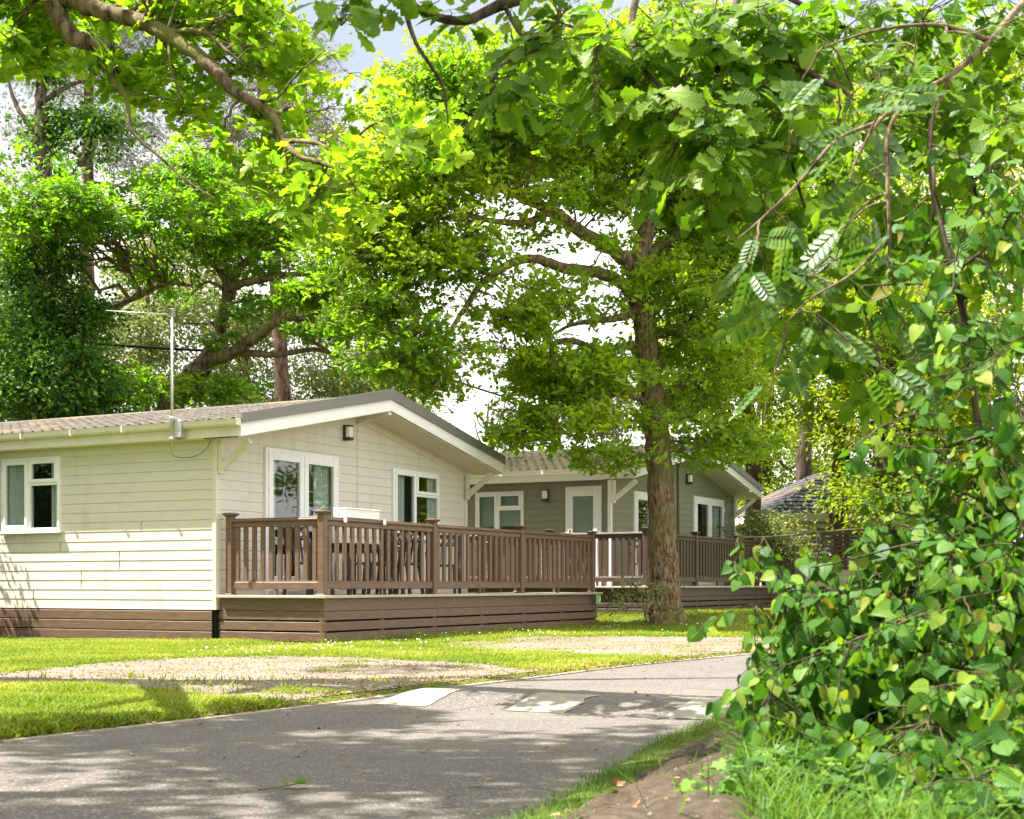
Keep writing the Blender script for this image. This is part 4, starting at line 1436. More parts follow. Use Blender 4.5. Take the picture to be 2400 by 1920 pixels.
t1 = on_deck(deck1, 2.05, .98, .636, 'garden_table', 'dark rectangular garden table on the cream lodge deck, behind the railing bay nearest the corner', 'table')
table(t1)
ch = on_deck(deck1, 1.05, 1.0, .636, 'garden_chair', 'dark lattice-backed chair in front of the french door, at the near end of the table', 'chair', 1.45, 'dark garden chairs on the decks')
chair(ch)
for (root, x, y, rz, lab) in ((deck1, 1.75, .42, 3.3, 'dark chair between the near railing and the table, left of the pair there'),
                              (deck1, 2.42, .40, 3.0, 'dark chair between the near railing and the table, right of the pair there'),
                              (deck1, 3.15, 1.05, -1.5, 'dark chair at the far end of the table, beside the second railing post'),
                              (deck1, 4.25, .75, -1.2, 'dark chair standing alone under the cream lodge gable window'),
                              (deck2, 1.4, .75, 1.7, 'dark chair on the darker deck, just left of the oak trunk'),
                              (deck2, 2.9, .8, -1.4, 'dark chair on the darker deck, just right of the oak trunk')):
    put_on(copy_tree(ch), root, x, y, .636 if root is deck1 else .546, rz, lab)

# white trough hung on the handrail
tr = on_deck(deck1, .98, .08, .635 + 1.02, 'rail_planter', 'white plastic trough hooked over the brown handrail beside the corner post', 'planter')
pl = MB()
pl.prism([(-.012, .012), (.15, .012), (.155, .125), (-.02, .125)], 'x', -.405, .405)
pl.box(-.415, .415, -.035, .18, .1255, .14, .006)
pl.build('trough', M['white'], tr)
for x in (-.47, .47):
    hk = MB(); hk.box(x - .035, x + .035, -.062, -.054, -.06, .02); hk.box(x - .035, x + .035, -.062, .10, .0045, .011); hk.box(x - .035, x + .035, .10, .108, .0, .12)
    hk.box(min(x, x - math.copysign(.07, x)), max(x, x - math.copysign(.07, x)), .09, .10, .05, .11)
    hk.build('hook', M['white'], tr)

# green plate on the deck's far corner
sg = on_deck(deck1, 8.26, -.075, .43, 'number_plate', 'small green plate with a pale leaf mark on the far corner of the brown deck', 'sign')
g = MB(); g.box(-.095, .095, -.008, .0, 0.0, .165, .004); g.build('plate', M['green_sign'], sg)
g = MB(); g.prism([(.02, .03), (.075, .04), (.08, .13), (.06, .145), (.035, .09)], 'y', -.011, -.0085); g.build('print', M['sign_white'], sg)

# TV aerial on the near eaves
def loc1(x, y, z):
    o = C1 + DG * x - NG * y
    return (o[0], o[1], z)


ae = empty('tv_aerial', loc1(-.36, .40, 2.2), ROT, 'tall pale aerial mast with a long thin boom, clamped to the cream lodge eaves', 'aerial')
ms = MB(); ms.tube([(-.05, 0, .30), (-.05, 0, 2.22)], .017, 10); ms.build('mast', M['metal'], ae, True)
ms = MB(); ms.tube([(-.05, 0, 2.16), (-.52, .72, 2.20)], .0055, 6); ms.box(-.075, -.025, -.03, .03, 2.12, 2.24, .006); ms.build('boom', M['metal'], ae, True)
ms = MB(); ms.box(-.03, .10, -.13, -.02, .53, .76, .006); ms.box(-.075, .10, -.035, .035, .50, .53, .004); ms.box(-.075, .10, -.035, .035, .77, .80, .004)
ms.build('bracket', M['metal'], ae)
ms = MB(); cpts = [(-.05, -.005, .30), (.02, -.07, .265), (.14, -.2, .28), (.26, -.33, .40), (.32, -.385, .60)]
cp_, cr_ = catmull(cpts, [.0038] * 5, 6); ms.tube(cp_, cr_, 6); ms.tube([(.335, -.40, .60), (.335, -.40, -1.7)], .0055, 6)
ms.build('cable', M['cable'], ae, True)

# ------------------------------------------------------------------ the third lodge, its fence and low wall, far right
C3 = np.array([P(1822, 1370, 39)[0], 39.0])
l3 = empty('holiday_lodge', (C3[0], C3[1], .2), 0.12, 'small pale lodge with a hipped slate roof, half hidden by the birch bush', 'lodge', 'holiday lodges beside the lane')
w3 = siding(.1, lambda x: 2.35, 0, 6, [(1.0, 2.4, 1.1, 2.2)]); w3.build('wall', M['cream'], l3)
mb = MB(); mb.box(0, 6, .02, 6, .1, 2.3); mb.build('side_wall', M['cream'], l3)
casement(l3, .98, 2.42, 1.08, 2.22, curtain=None)
rf = MB()
e = .35
rows = 12
for k in range(rows):
    t0, t1 = k / rows, (k + 1) / rows
    def ring(t, dz):
        i = t * 2.6
        return [(-e + i, -e + i, 2.5 + 1.35 * t + dz), (6 + e - i, -e + i, 2.5 + 1.35 * t + dz), (6 + e - i, 6 + e - i, 2.5 + 1.35 * t + dz), (-e + i, 6 + e - i, 2.5 + 1.35 * t + dz)]
    rf.add(ring(t0, .025) + ring(t1, .0), [(0, 1, 5, 4), (1, 2, 6, 5), (2, 3, 7, 6), (3, 0, 4, 7)])
    rf.add(ring(t0, .0) + ring(t0, .025), [(0, 1, 5, 4), (1, 2, 6, 5), (2, 3, 7, 6), (3, 0, 4, 7)])
rf.add(ring(1, .0), [(0, 1, 2, 3)])
rf.build('roof', M['slate'], l3)
fb = MB(); fb.box(-e, 6 + e, -e - .02, -e, 2.28, 2.5, .005); fb.box(-e - .02, -e, -e, 6 + e, 2.28, 2.5, .005); fb.box(-e, 6 + e, -e, 0, 2.28, 2.30); fb.build('fascia', M['creamwood'], l3)
F3 = P(1885, 1370, 34)
fe = empty('slatted_fence', (F3[0], 34, .15), .12, 'dark fence of thin horizontal slats standing on the low beige wall', 'fence')
for k in range(4):
    pb = MB(); pb.box(k * 1.0 - .04, k * 1.0 + .04, .02, .08, .98, 1.92); pb.build('post', M['deckdark'], fe)
sl = MB()
for k in range(9): sl.box(-.05, 3.05, .0, .0195, 1.0 + k * .1, 1.055 + k * .1, .003)
sl.build('slats', M['deckdark'], fe)
lw = MB(); lw.box(.0, 3.6, -.05, .15, 0, .97, .01)
o = lw.build('low_wall', M['wall_render'], None); o.location = (F3[0], 34, .15); o.rotation_euler = (0, 0, .12)
tag(o, 'low beige rendered wall carrying the slatted fence beyond the darker deck', 'wall')

# overhead cables
def cable(pts, r, label):
    a, b = np.array(pts[0]), np.array(pts[-1])
    t = np.linspace(0, 1, 24)[:, None]
    q = a + (b - a) * t; q[:, 2] -= (4 * t * (1 - t) * np.linalg.norm(b - a) * .012)[:, 0]
    mb = MB(); mb.tube(q, r, 6)
    o = mb.build('overhead_cable', M['cable'], None, True)
    tag(o, label, 'cable', 'overhead cables')


cable([P(-150, 765, 38), P(640, 828, 36)], .035, 'black overhead cable slung between the trees behind the cream lodge')
cable([P(1000, 868, 40), P(1440, 1000, 35)], .028, 'thin black overhead cable crossing the bright sky above the mossy roof')

# ------------------------------------------------------------------ trees
def LP(*pts):
    """Limb from (px, py, distance, width px at that distance) stations."""
    return [P(q[0], q[1], q[2]) for q in pts], [q[3] * .5 * q[2] / 3381.0 for q in pts]


# the oak in front of the second lodge
b1 = P(1560, 1452, 25.9)
oak_limbs = [
    LP((1563, 1480, 25.9, 108), (1562, 1450, 25.9, 92), (1559, 1410, 25.9, 79), (1556, 1340, 25.9, 71), (1552, 1230, 25.9, 65), (1546, 1110, 25.9, 62), (1538, 1000, 25.9, 58), (1524, 880, 26, 54), (1512, 780, 26, 52), (1502, 700, 26, 50), (1498, 640, 26, 48), (1508, 570, 26.1, 44), (1530, 500, 26.3, 34), (1548, 440, 26.5, 28), (1590, 330, 26.8, 20), (1610, 200, 27, 12), (1630, 60, 27, 6)),
    LP((1500, 670, 26, 36), (1470, 615, 25.8, 34), (1420, 575, 25.6, 31), (1350, 535, 25.3, 29), (1290, 492, 25, 27), (1220, 462, 24.8, 24), (1150, 428, 24.6, 20), (1090, 395, 24.5, 16), (1062, 360, 24.5, 13), (1046, 300, 24.6, 8), (1040, 215, 24.8, 5)),
    LP((1500, 715, 26, 34), (1462, 668, 25.7, 30), (1400, 640, 25.4, 28), (1320, 628, 25, 25), (1250, 606, 24.6, 22), (1190, 622, 24.3, 20), (1130, 665, 24, 16), (1085, 730, 23.8, 12), (1040, 800, 23.6, 8), (1005, 860, 23.5, 5)),
    LP((1500, 722, 25.9, 22), (1455, 745, 25.4, 18), (1400, 752, 25, 14), (1340, 762, 24.8, 9), (1285, 790, 24.7, 5)),
    LP((1440, 815, 25.6, 15), (1395, 818, 25.3, 15), (1345, 800, 25, 15), (1300, 803, 24.8, 14), (1250, 826, 24.6, 12), (1205, 845, 24.5, 9)),
    LP((1510, 830, 26, 24), (1475, 812, 25.8, 18), (1440, 815, 25.6, 15)),
    LP((1290, 492, 25, 20), (1240, 520, 24.6, 17), (1170, 520, 24.3, 14), (1090, 505, 24, 11), (1010, 520, 23.8, 7), (950, 560, 23.6, 4)),
    LP((1130, 530, 24.2, 10), (1070, 570, 24, 9), (1010, 630, 23.8, 7), (960, 700, 23.6, 4)),
    LP((1508, 600, 26.1, 26), (1570, 560, 26.6, 20), (1640, 500, 27, 15), (1700, 420, 27.5, 10), (1760, 330, 28, 6)),
    LP((1530, 790, 26, 18), (1580, 775, 26.3, 14), (1650, 720, 26.8, 10), (1730, 680, 27, 6)),
    LP((1535, 960, 26, 16), (1480, 930, 25.5, 11), (1400, 930, 25, 8), (1300, 960, 24.7, 5)),
    LP((1535, 930, 26, 16), (1610, 900, 26.4, 11), (1680, 880, 26.8, 7)),
    LP((1545, 440, 26.5, 20), (1500, 340, 26.3, 15), (1450, 240, 26, 11), (1420, 120, 26, 6)),
]
oak_blobs = [blob(1130, 300, 25, 200, 130, 2.0, 1.1), blob(960, 400, 24, 190, 110, 1.8, 1.1), blob(1330, 270, 26, 190, 150, 2.2), blob(1480, 170, 26.5, 230, 170, 2.6), blob(1600, 330, 27, 190, 200, 2.6),
             blob(1120, 200, 25, 140, 80, 1.5), blob(1700, 520, 27.5, 170, 170, 2.4), blob(1000, 560, 23.8, 150, 90, 1.4, 1.2), blob(880, 650, 23.5, 120, 90, 1.3), blob(940, 760, 23.5, 130, 90, 1.2, 1.1),
             blob(1010, 850, 23.5, 75, 70, 1.0, 1.1), blob(850, 540, 24, 110, 70, 1.2), blob(1250, 700, 24.8, 110, 55, 1.2, .8), blob(1290, 860, 24.8, 110, 60, 1.2, .7), blob(1200, 760, 24.6, 90, 60, 1.0, .6),
             blob(1330, 985, 24.8, 130, 50, 1.1, .7), blob(1450, 930, 25.4, 110, 70, 1.3, .6), blob(1640, 880, 26.6, 140, 130, 1.6, .9), blob(1680, 1020, 26.5, 100, 50, 1.2, .8), blob(1430, 1075, 24.9, 50, 45, .6, .8), blob(1590, 990, 25.3, 50, 50, .5, .6),
             blob(1230, 1010, 24.8, 60, 30, .8, .5), blob(1440, 420, 26, 120, 80, 1.5, .8), blob(1620, 690, 26.5, 120, 110, 1.6), blob(1380, 560, 25.2, 90, 40, 1.0, .6), blob(1400, 870, 25, 90, 70, 1.0), blob(1300, 480, 24.6, 150, 70, 1.0, .8), blob(1100, 640, 24, 110, 60, 1.0, .8), blob(1390, 690, 25, 70, 30, .7, .7), blob(880, 480, 24.2, 120, 90, 1.4, 1), blob(1000, 260, 25, 90, 90, 1.4, .9), blob(1545, 890, 25.2, 60, 40, .5, .5), blob(1540, 660, 25.3, 50, 40, .4, .8)]
tree('oak_tree', 'large oak in bright new leaf whose trunk stands in front of the darker deck', 'tree', b1, oak_limbs, oak_blobs, 12500, 10, .122, 'oak', 'bark_oak', spread=.13, twig=.012, sides=18, jitter=.015, pad=(24, .46, .20), ros=True, up=.8, branch_frac=.04)

# the leaning oak behind the first lodge
left_limbs = [
    LP((385, 1010, 33, 60), (400, 950, 33, 58), (445, 890, 33, 54), (485, 845, 33, 48), (510, 800, 33, 34), (520, 745, 33, 30), (540, 690, 33, 27), (538, 665, 33, 26), (580, 610, 33, 18), (650, 560, 33.2, 12), (700, 500, 33.5, 7)),
    LP((480, 848, 33, 36), (540, 828, 32.6, 30), (600, 790, 32.2, 25), (650, 755, 31.9, 19), (720, 745, 31.6, 14), (790, 720, 31.3, 9), (880, 700, 31, 5)),
    LP((540, 672, 33, 22), (600, 658, 32.6, 17), (680, 645, 32.2, 14), (760, 635, 31.8, 10), (850, 600, 31.5, 6)),
    LP((560, 826, 32.6, 18), (650, 832, 32.2, 14), (740, 820, 31.8, 10), (830, 850, 31.5, 6)),
    LP((535, 665, 33, 16), (500, 620, 33.3, 13), (450, 560, 33.6, 9), (400, 500, 34, 5)),
    LP((650, 755, 32, 12), (730, 800, 31.6, 9), (800, 840, 31.4, 5)),
    LP((160, 770, 33.5, 22), (260, 722, 33, 20), (330, 690, 32.8, 17), (390, 665, 32.6, 11), (450, 670, 32.5, 6)),
    LP((330, 690, 32.8, 10), (300, 610, 33, 9), (380, 600, 33, 6)),
]
left_blobs = [blob(330, 470, 31, 160, 70, 1.4, 1.2), blob(480, 440, 33.5, 130, 70, 1.8, 1.1), blob(200, 510, 30.2, 160, 80, 1.4, 1.2), blob(560, 540, 33, 150, 60, 1.6, 1.1), blob(400, 620, 32.6, 90, 45, 1.0, 1.1), blob(690, 520, 33, 130, 60, 1.6, 1.1),
              blob(590, 720, 32.4, 70, 28, .8, 1.2), blob(720, 690, 32, 90, 40, 1.0, 1.1), blob(790, 770, 31.6, 100, 45, 1.0, 1.2), blob(830, 640, 31.6, 110, 60, 1.2, 1.1), blob(500, 800, 32.5, 60, 25, .6, 1.1), blob(310, 900, 32.6, 75, 40, .9, 1.2), blob(500, 900, 33, 50, 50, .8, 1.0),
              blob(80, 450, 30, 120, 70, 1.2), blob(880, 850, 31.2, 70, 40, .8), blob(620, 610, 33, 90, 35, 1.0), blob(20, 560, 30, 90, 60, 1.0)]
tree('oak_tree', 'leaning mossy-limbed oak rising behind the cream lodge roof, left of the middle', 'tree', P(385, 1385, 33), [(
    [P(370, 1385, 33), P(378, 1200, 33), P(385, 1010, 33)], [.36, .32, .3])] + left_limbs, left_blobs, 3600, 10, .135, 'oak_left', 'bark_moss', spread=.13, twig=.016, flat=.6, sag=.05, pad=(20, .5, .13), ros=True, up=1.0)

# the ivy-clad tree at the left edge
ivy_limbs = [LP((70, 1390, 31, 70), (75, 1000, 31, 66), (90, 800, 31, 56), (110, 600, 31, 46), (105, 420, 31.3, 36), (95, 250, 31.5, 28), (100, 120, 31.8, 20), (90, -60, 32, 10)),
             LP((100, 700, 31, 30), (30, 640, 31, 24), (-30, 700, 31, 16)), LP((110, 480, 31.2, 20), (180, 400, 31.4, 13), (230, 300, 31.6, 7)), LP((100, 330, 31.4, 16), (40, 250, 31.6, 10), (10, 150, 32, 5)), LP((96, 240, 31.5, 14), (190, 190, 31.8, 9), (250, 210, 32, 5))]
tree('ivy_clad_tree', 'trunk smothered in dark ivy at the left edge behind the cream lodge', 'tree', P(70, 1385, 31), ivy_limbs,
     [blob(80, 880, 30.6, 120, 110, 1.3, 1.6), blob(150, 900, 30.5, 110, 90, 1.2, 1.6), blob(60, 740, 30.8, 110, 100, 1.2, 1.5), blob(150, 690, 30.8, 90, 110, 1.2, 1.3), blob(100, 580, 31, 80, 60, 1.0, .8), blob(95, 400, 31.3, 34, 70, .4, .7), blob(90, 280, 31.5, 40, 70, .5, .8), blob(100, 130, 31.8, 50, 60, .6, 1.0), blob(215, 225, 31.6, 55, 35, .6, 1.2), blob(250, 300, 31.6, 60, 40, .6, 1.2), blob(130, 300, 31.6, 70, 50, .7, .8), blob(220, 950, 30.6, 70, 60, .8, 1.2)],
     1150, 26, .12, 'ivy', 'bark_dark', spread=.13, twig=.012, flat=.8, up=.45, sag=-.04, pad=(16, .34, .26))

# pines behind
def pine(pxb, d, lean, wpx, top, blobs, label, n=330, limbs_extra=()):
    tr_ = LP(*[(pxb - 6 * (k == 0) + lean * k / 4, 1390 + (top - 1390) * k / 4, d, wpx * (1.15 - .21 * k)) for k in range(5)])
    lim = [tr_]
    for k in range(16):
        y = rng.uniform(min(top + 20, 700), max(760, top + 90)); s = rng.choice([-1, 1]); Ln = rng.uniform(70, 170)
        x0 = pxb + lean * (1 - (y - top) / (1000 - min(top, 900)))
        lim.append(LP((x0, y, d, 9), (x0 + s * Ln * .5, y + rng.uniform(-25, 15), d + rng.uniform(-1, 1), 6), (x0 + s * Ln, y + rng.uniform(-50, 40), d + rng.uniform(-2, 2), 3)))
    tree('pine_tree', label, 'tree', P(pxb - 6, 1390, d), lim + list(limbs_extra), blobs, n, 46, .17, 'pine', 'bark_pine', NEEDLE, spread=.36, twig=.014, flat=.6, up=.4, sag=-.03)


pine(195, 43, 15, 44, -150, [blob(120, 200, 43, 150, 130, 2.5, .6), blob(330, 330, 43, 130, 110, 2.2, 1), blob(300, 120, 43, 140, 120, 2.2, .6), blob(40, 380, 43, 100, 90, 2, .6), blob(420, 390, 43, 100, 60, 1.8, 1), blob(250, 20, 43, 150, 80, 2)], 'tall pine with a reddish bare trunk just right of the ivy-clad tree', 420)
pine(700, 46, -110, 42, -100, [blob(560, 400, 46, 130, 80, 2.3, 1), blob(620, 280, 46, 140, 100, 2.4, 1), blob(760, 330, 46, 110, 120, 2.2, 1), blob(480, 300, 46, 110, 80, 2, .8), blob(660, 150, 46, 110, 90, 2, .7)], 'pine with a leaning reddish trunk behind the leaning oak', 420)
tree('bare_tree', 'thin half-bare pale tree against the white sky above the mossy roof', 'tree', P(1146, 1390, 56), [LP((1146, 1390, 56, 13), (1148, 1150, 56, 11), (1150, 1050, 56, 9), (1142, 1000, 56, 6), (1146, 940, 56, 3)), LP((1150, 1060, 56, 7), (1154, 990, 56, 7), (1155, 985, 56, 7)),
      LP((1144, 1010, 56, 4), (1122, 990, 56, 3), (1113, 950, 56, 2)), LP((1148, 1080, 56, 4), (1120, 1020, 56, 3), (1112, 985, 56, 3)), LP((1150, 1060, 56, 5), (1185, 1000, 56, 4), (1200, 950, 56, 2))],
     [blob(1190, 1000, 56, 40, 50, .8, 1), blob(1205, 1040, 56, 45, 35, .8, 1)], 60, 22, .15, 'pine', 'bark_pine', spread=.25, twig=.012)
pine(520, 52, 10, 30, 330, [blob(540, 470, 52, 70, 60, 1.5), blob(500, 560, 52, 80, 70, 1.6), blob(540, 390, 52, 40, 60, 1.2)], 'slim pale pine with a narrow pointed top behind the leaning oak', 200)

# paler woodland behind the first lodge
def wood(px, d, base_w, blobs, n, label, leaf='pale', bark='bark_pine', size=.15, name='woodland_tree', per=40, spread=.42):
    top = min((1370 - (b[0][2] - EYE) * 3381 / b[0][1]) for b in blobs)
    lim = [LP((px, 1392, d, base_w), (px + 4, 1100, d, base_w * .9), (px + rng.uniform(-20, 20), 850, d, base_w * .7), (px + rng.uniform(-30, 30), max(top, 100), d, base_w * .25))]
    for b in blobs:
        c = b[0]; bx = c[0] * 3381 / c[1] + 1200; by = 1370 - (c[2] - EYE) * 3381 / c[1]
        lim.append(LP((px, min(by + 150, 1000), d, base_w * .35), ((px + bx) / 2, by + 60, d, base_w * .25), (bx, by, c[1], base_w * .1)))
    tree(name, label, 'tree', P(px, 1392, d), lim, blobs, n, per, size, leaf, bark, spread=spread, twig=.016, group='trees of the wood behind the lodges')


wood(330, 50, 26, [blob(330, 760, 50, 120, 140, 2.6), blob(300, 900, 49, 130, 80, 2.4), blob(400, 640, 51, 100, 80, 2)], 420, 'pale olive tree seen beyond the aerial mast')
wood(570, 54, 26, [blob(560, 840, 53, 130, 120, 2.8), blob(600, 940, 52, 140, 60, 2.4), blob(500, 720, 55, 110, 90, 2.2)], 420, 'pale olive tree behind the forked limbs of the leaning oak')
wood(800, 55, 26, [blob(790, 850, 54, 130, 110, 2.8), blob(860, 900, 53, 90, 60, 2), blob(740, 700, 56, 110, 110, 2.2)], 400, 'pale olive tree above the peak of the cream lodge')
wood(120, 48, 30, [blob(120, 820, 48, 180, 160, 3), blob(40, 640, 48, 130, 130, 2.4), blob(200, 950, 47, 150, 60, 2.4)], 420, 'dark tree filling the gap behind the ivy-clad trunk', 'darkwood', 'bark_dark')
wood(-120, 40, 40, [blob(-120, 700, 40, 260, 300, 4), blob(-60, 900, 39, 200, 120, 3)], 420, 'dark tree just beyond the left edge of the view', 'darkwood', 'bark_dark')
wood(900, 62, 22, [blob(900, 900, 62, 90, 60, 2), blob(960, 960, 62, 50, 40, 1.4)], 120, 'small distant tree behind the right slope of the cream lodge roof', 'pale')
# woodland on the right
wood(1760, 38, 40, [blob(1760, 760, 38, 190, 160, 3), blob(1700, 940, 37.5, 130, 110, 2.4), blob(1800, 560, 39, 190, 150, 3)], 620, 'bright green tree behind the far gable of the grey-green lodge', 'beech', 'bark_dark', .14)
wood(1965, 36, 44, [blob(1950, 700, 36, 180, 170, 2.8), blob(1960, 930, 35.5, 150, 110, 2.4), blob(2050, 520, 37, 200, 150, 3)], 620, 'bright tree with a leaning bare trunk above the slate roof', 'beech', 'bark_pine', .14)
wood(2070, 33, 56, [blob(2120, 760, 33, 170, 170, 2.5), blob(2160, 980, 33, 160, 130, 2.4), blob(2140, 1160, 32.5, 150, 90, 2)], 560, 'tree with a thick dark trunk to the right of the slate roof', 'beech', 'bark_dark', .13)
wood(2260, 36, 46, [blob(2280, 700, 36, 190, 190, 3), blob(2300, 960, 36, 170, 150, 2.6), blob(2330, 450, 37, 190, 170, 3), blob(2300, 1160, 35, 160, 100, 2.2)], 640, 'bright tree filling the background at the right edge', 'beech', 'bark_dark', .14)
wood(1880, 44, 40, [blob(1850, 330, 44, 230, 180, 3.6), blob(2050, 250, 44, 240, 170, 3.6), blob(1700, 200, 44, 190, 170, 3.2), blob(2300, 200, 44, 200, 190, 3.6)], 760, 'tall bright tree rising behind all the others on the right', 'beech', 'bark_dark', .16)
wood(1790, 50, 30, [blob(1780, 1080, 50, 120, 90, 2.4), blob(1760, 1180, 49, 90, 60, 2), blob(1900, 1040, 50, 130, 90, 2.4)], 420, 'leafy tree between the grey-green lodge and the slate roof', 'beech', 'bark_dark', .14)
wood(1300, 60, 30, [blob(1330, 880, 60, 110, 60, 2.2, .7), blob(1400, 960, 60, 120, 50, 2.2, .8)], 150, 'hazy grey-green tree glimpsed below the broken oak limb', 'pine', 'bark_pine', .17)

wood(3000, 34, 50, [blob(3000, 900, 34, 260, 200, 3), blob(3150, 1050, 34, 220, 160, 2.6), blob(2850, 1100, 34, 200, 140, 2.6)], 420, 'bright tree off to the right beyond the frame, mirrored in the lodge panes', 'beech', 'bark_dark', .16)
wood(3500, 40, 50, [blob(3500, 850, 40, 280, 240, 3.4), blob(3400, 1080, 40, 240, 160, 3)], 360, 'tree far off to the right beyond the frame', 'darkwood', 'bark_dark', .17)
wood(-1500, 26, 60, [blob(-1500, 500, 26, 480, 420, 3.6), blob(-1350, 850, 26, 380, 260, 3)], 420, 'unseen dark tree added off to the left to block sky light', 'darkwood', 'bark_dark', .18)  # this tree and the next added to screen sky from the side wall
wood(-2400, 17, 60, [blob(-2300, 200, 17, 600, 600, 3), blob(-2300, 800, 17, 500, 400, 2.6)], 420, 'unseen dark tree added further off to the left to block sky light', 'darkwood', 'bark_dark', .18)
# shrub against the far corner of the second lodge
sb = P(1790, 1395, 33.4)
tree('garden_shrub', 'yellow-green variegated shrub between the grey-green lodge and the pale lodge', 'shrub', sb, [([sb, sb + [0, 0, .6], sb + [.1, 0, 1.2]], [.05, .04, .02])],
     [blob(1790, 1270, 33.4, 75, 70, .8, 1)], 150, 44, .075, 'bush', 'bark_dark', spread=.16, twig=.006)
# unseen shrub added off to the left to shade the end of the first lodge
sb = np.array([-9.35, 20.2, 0.0])
tree('garden_shrub', 'unseen rounded dark shrub added outside the left edge to shade the cream lodge wall', 'shrub', sb, [([sb, sb + [0, 0, .8], sb + [.1, 0, 1.8]], [.07, .05, .02])],
     [((sb + [0, 0, 1.7]), .75, .9, 1.6, 1.0)], 520, 50, .085, 'darkwood', 'bark_dark', spread=.2, twig=.008)
# young shoots at the foot of the oak
sb = P(1512, 1450, 25.4)
tree('oak_shoots', 'thin leafy shoots sprouting at the left foot of the oak trunk', 'plant', sb, [([sb, P(1506, 1400, 25.3), P(1500, 1340, 25.2)], [.012, .01, .005]), ([sb, P(1520, 1390, 25.2), P(1524, 1330, 25.2)], [.012, .01, .005])],
     [blob(1505, 1385, 25.2, 24, 50, .2, 1), blob(1520, 1330, 25.2, 16, 24, .15, 1)], 34, 12, .075, 'pale', 'bark_birch', spread=.08, twig=.004, mesh_name='foliage')

# ------------------------------------------------------------------ the oak overhanging the lane from the left
tb = np.array([-5.4, 11.2, 0.0])
over_limbs = [
    ([tb, tb + [0, 0, .5], tb + [.05, 0, 2.2], tb + [.15, -.1, 4.2], tb + [.2, -.2, 5.6], tb + [.1, -.3, 7.0], tb + [.0, -.4, 8.6]], [.42, .30, .27, .25, .22, .16, .08]),
    ([tb + [.2, -.2, 5.5], P(-60, -150, 10.6), P(60, -60, 10.2), P(120, 0, 10), P(165, 82, 9.9), P(215, 98, 9.8), P(262, 112, 9.7)], [.14, .10, .075, .062, .058, .050, .034]),
    ([P(232, 104, 9.8), P(238, 150, 9.75), P(262, 182, 9.7), P(288, 215, 9.65), P(300, 250, 9.6), P(312, 310, 9.55), P(370, 365, 9.5), P(440, 425, 9.4), P(510, 470, 9.3)], [.030, .026, .020, .017, .015, .012, .010, .008, .004]),
    ([P(110, -20, 10.05), P(190, 6, 9.9), P(260, 32, 9.8), P(330, 52, 9.7), P(395, 82, 9.6), P(450, 120, 9.5), P(505, 165, 9.4), P(545, 212, 9.3), P(630, 262, 9.15), P(668, 330, 9.0), P(700, 365, 8.9), P(760, 385, 8.8), P(810, 410, 8.7), P(850, 470, 8.6)], [.060, .056, .054, .052, .050, .047, .043, .036, .028, .021, .017, .013, .009, .004]),
    ([P(345, 60, 9.7), P(400, 75, 9.6), P(470, 72, 9.4), P(520, 110, 9.3), P(570, 150, 9.2)], [.022, .018, .015, .012, .006]),
    ([P(668, 330, 9.0), P(740, 335, 8.8), P(800, 360, 8.7), P(860, 300, 8.6), P(930, 270, 8.4)], [.016, .013, .010, .008, .004]),
    ([P(560, 225, 9.3), P(640, 235, 9.1), P(700, 170, 9.0), P(760, 120, 8.9)], [.012, .010, .007, .004]),
    ([P(395, 82, 9.6), P(400, 160, 9.5), P(420, 230, 9.4), P(350, 225, 9.4)], [.012, .010, .007, .004]),
    ([tb + [.15, -.1, 4.6], tb + [1.4, -1.2, 5.8], tb + [2.8, -2.4, 6.4], tb + [4.2, -3.4, 6.6]], [.16, .12, .08, .04]),
    ([tb + [.2, -.2, 5.8], tb + [1.6, .6, 6.8], tb + [3.2, 1.0, 7.4]], [.14, .09, .04]),
    ([tb + [.1, -.3, 6.6], tb + [-1.2, -1.6, 7.8], tb + [-2.0, -3.2, 8.3]], [.12, .08, .03]),
    ([tb + [.15, -.1, 4.4], tb + [.2, -2.2, 5.4], tb + [.6, -4.2, 5.9], tb + [1.2, -6.2, 6.0]], [.14, .10, .07, .03]),
]
k = 1.0
over_blobs = [blob(60, 50, 10.5, 110, 80, .6, 1.0), blob(200, 20, 10.4, 90, 40, .5, .9), blob(300, 170, 10.1, 80, 60, .5, .8), blob(420, 190, 9.9, 80, 55, .4, .8), blob(480, 40, 9.9, 100, 45, .5, 1.0), blob(610, 130, 9.6, 80, 55, .5, 1.0), blob(590, 30, 9.7, 60, 40, .4, .9),
              blob(440, 270, 9.6, 50, 35, .3, .9), blob(700, 240, 9.3, 80, 45, .4, 1.0), blob(560, 340, 9.4, 60, 30, .3, .9), blob(780, 165, 9.1, 60, 35, .3, .8), blob(680, 430, 9.1, 80, 40, .4, .9), blob(790, 460, 8.9, 90, 40, .4, 1.0), blob(890, 400, 8.7, 70, 40, .3, .9),
              blob(380, -30, 10, 200, 40, .7, .9), blob(660, 350, 9.2, 70, 30, .3, .8), blob(950, 330, 8.6, 50, 35, .3, .6), blob(30, 150, 10.3, 60, 40, .4, .6)]
over_sky = [(tb + np.array(q[:3]), q[3], q[4], q[5], q[6]) for q in ((3.2, -3.8, 6.8, 1.3, 1.2, .6, .9), (1.2, -4.2, 7.6, 1.3, 1.1, .7, .8), (.8, -5.6, 7.0, 1.5, 1.3, .8, 1), (-2.4, -4.5, 7.8, 1.5, 1.5, .9, .8), (-1.5, -6.0, 8.0, 1.5, 1.4, .8, .9), (.2, 1.6, 9.4, 1.4, 1.2, .8, .4))]
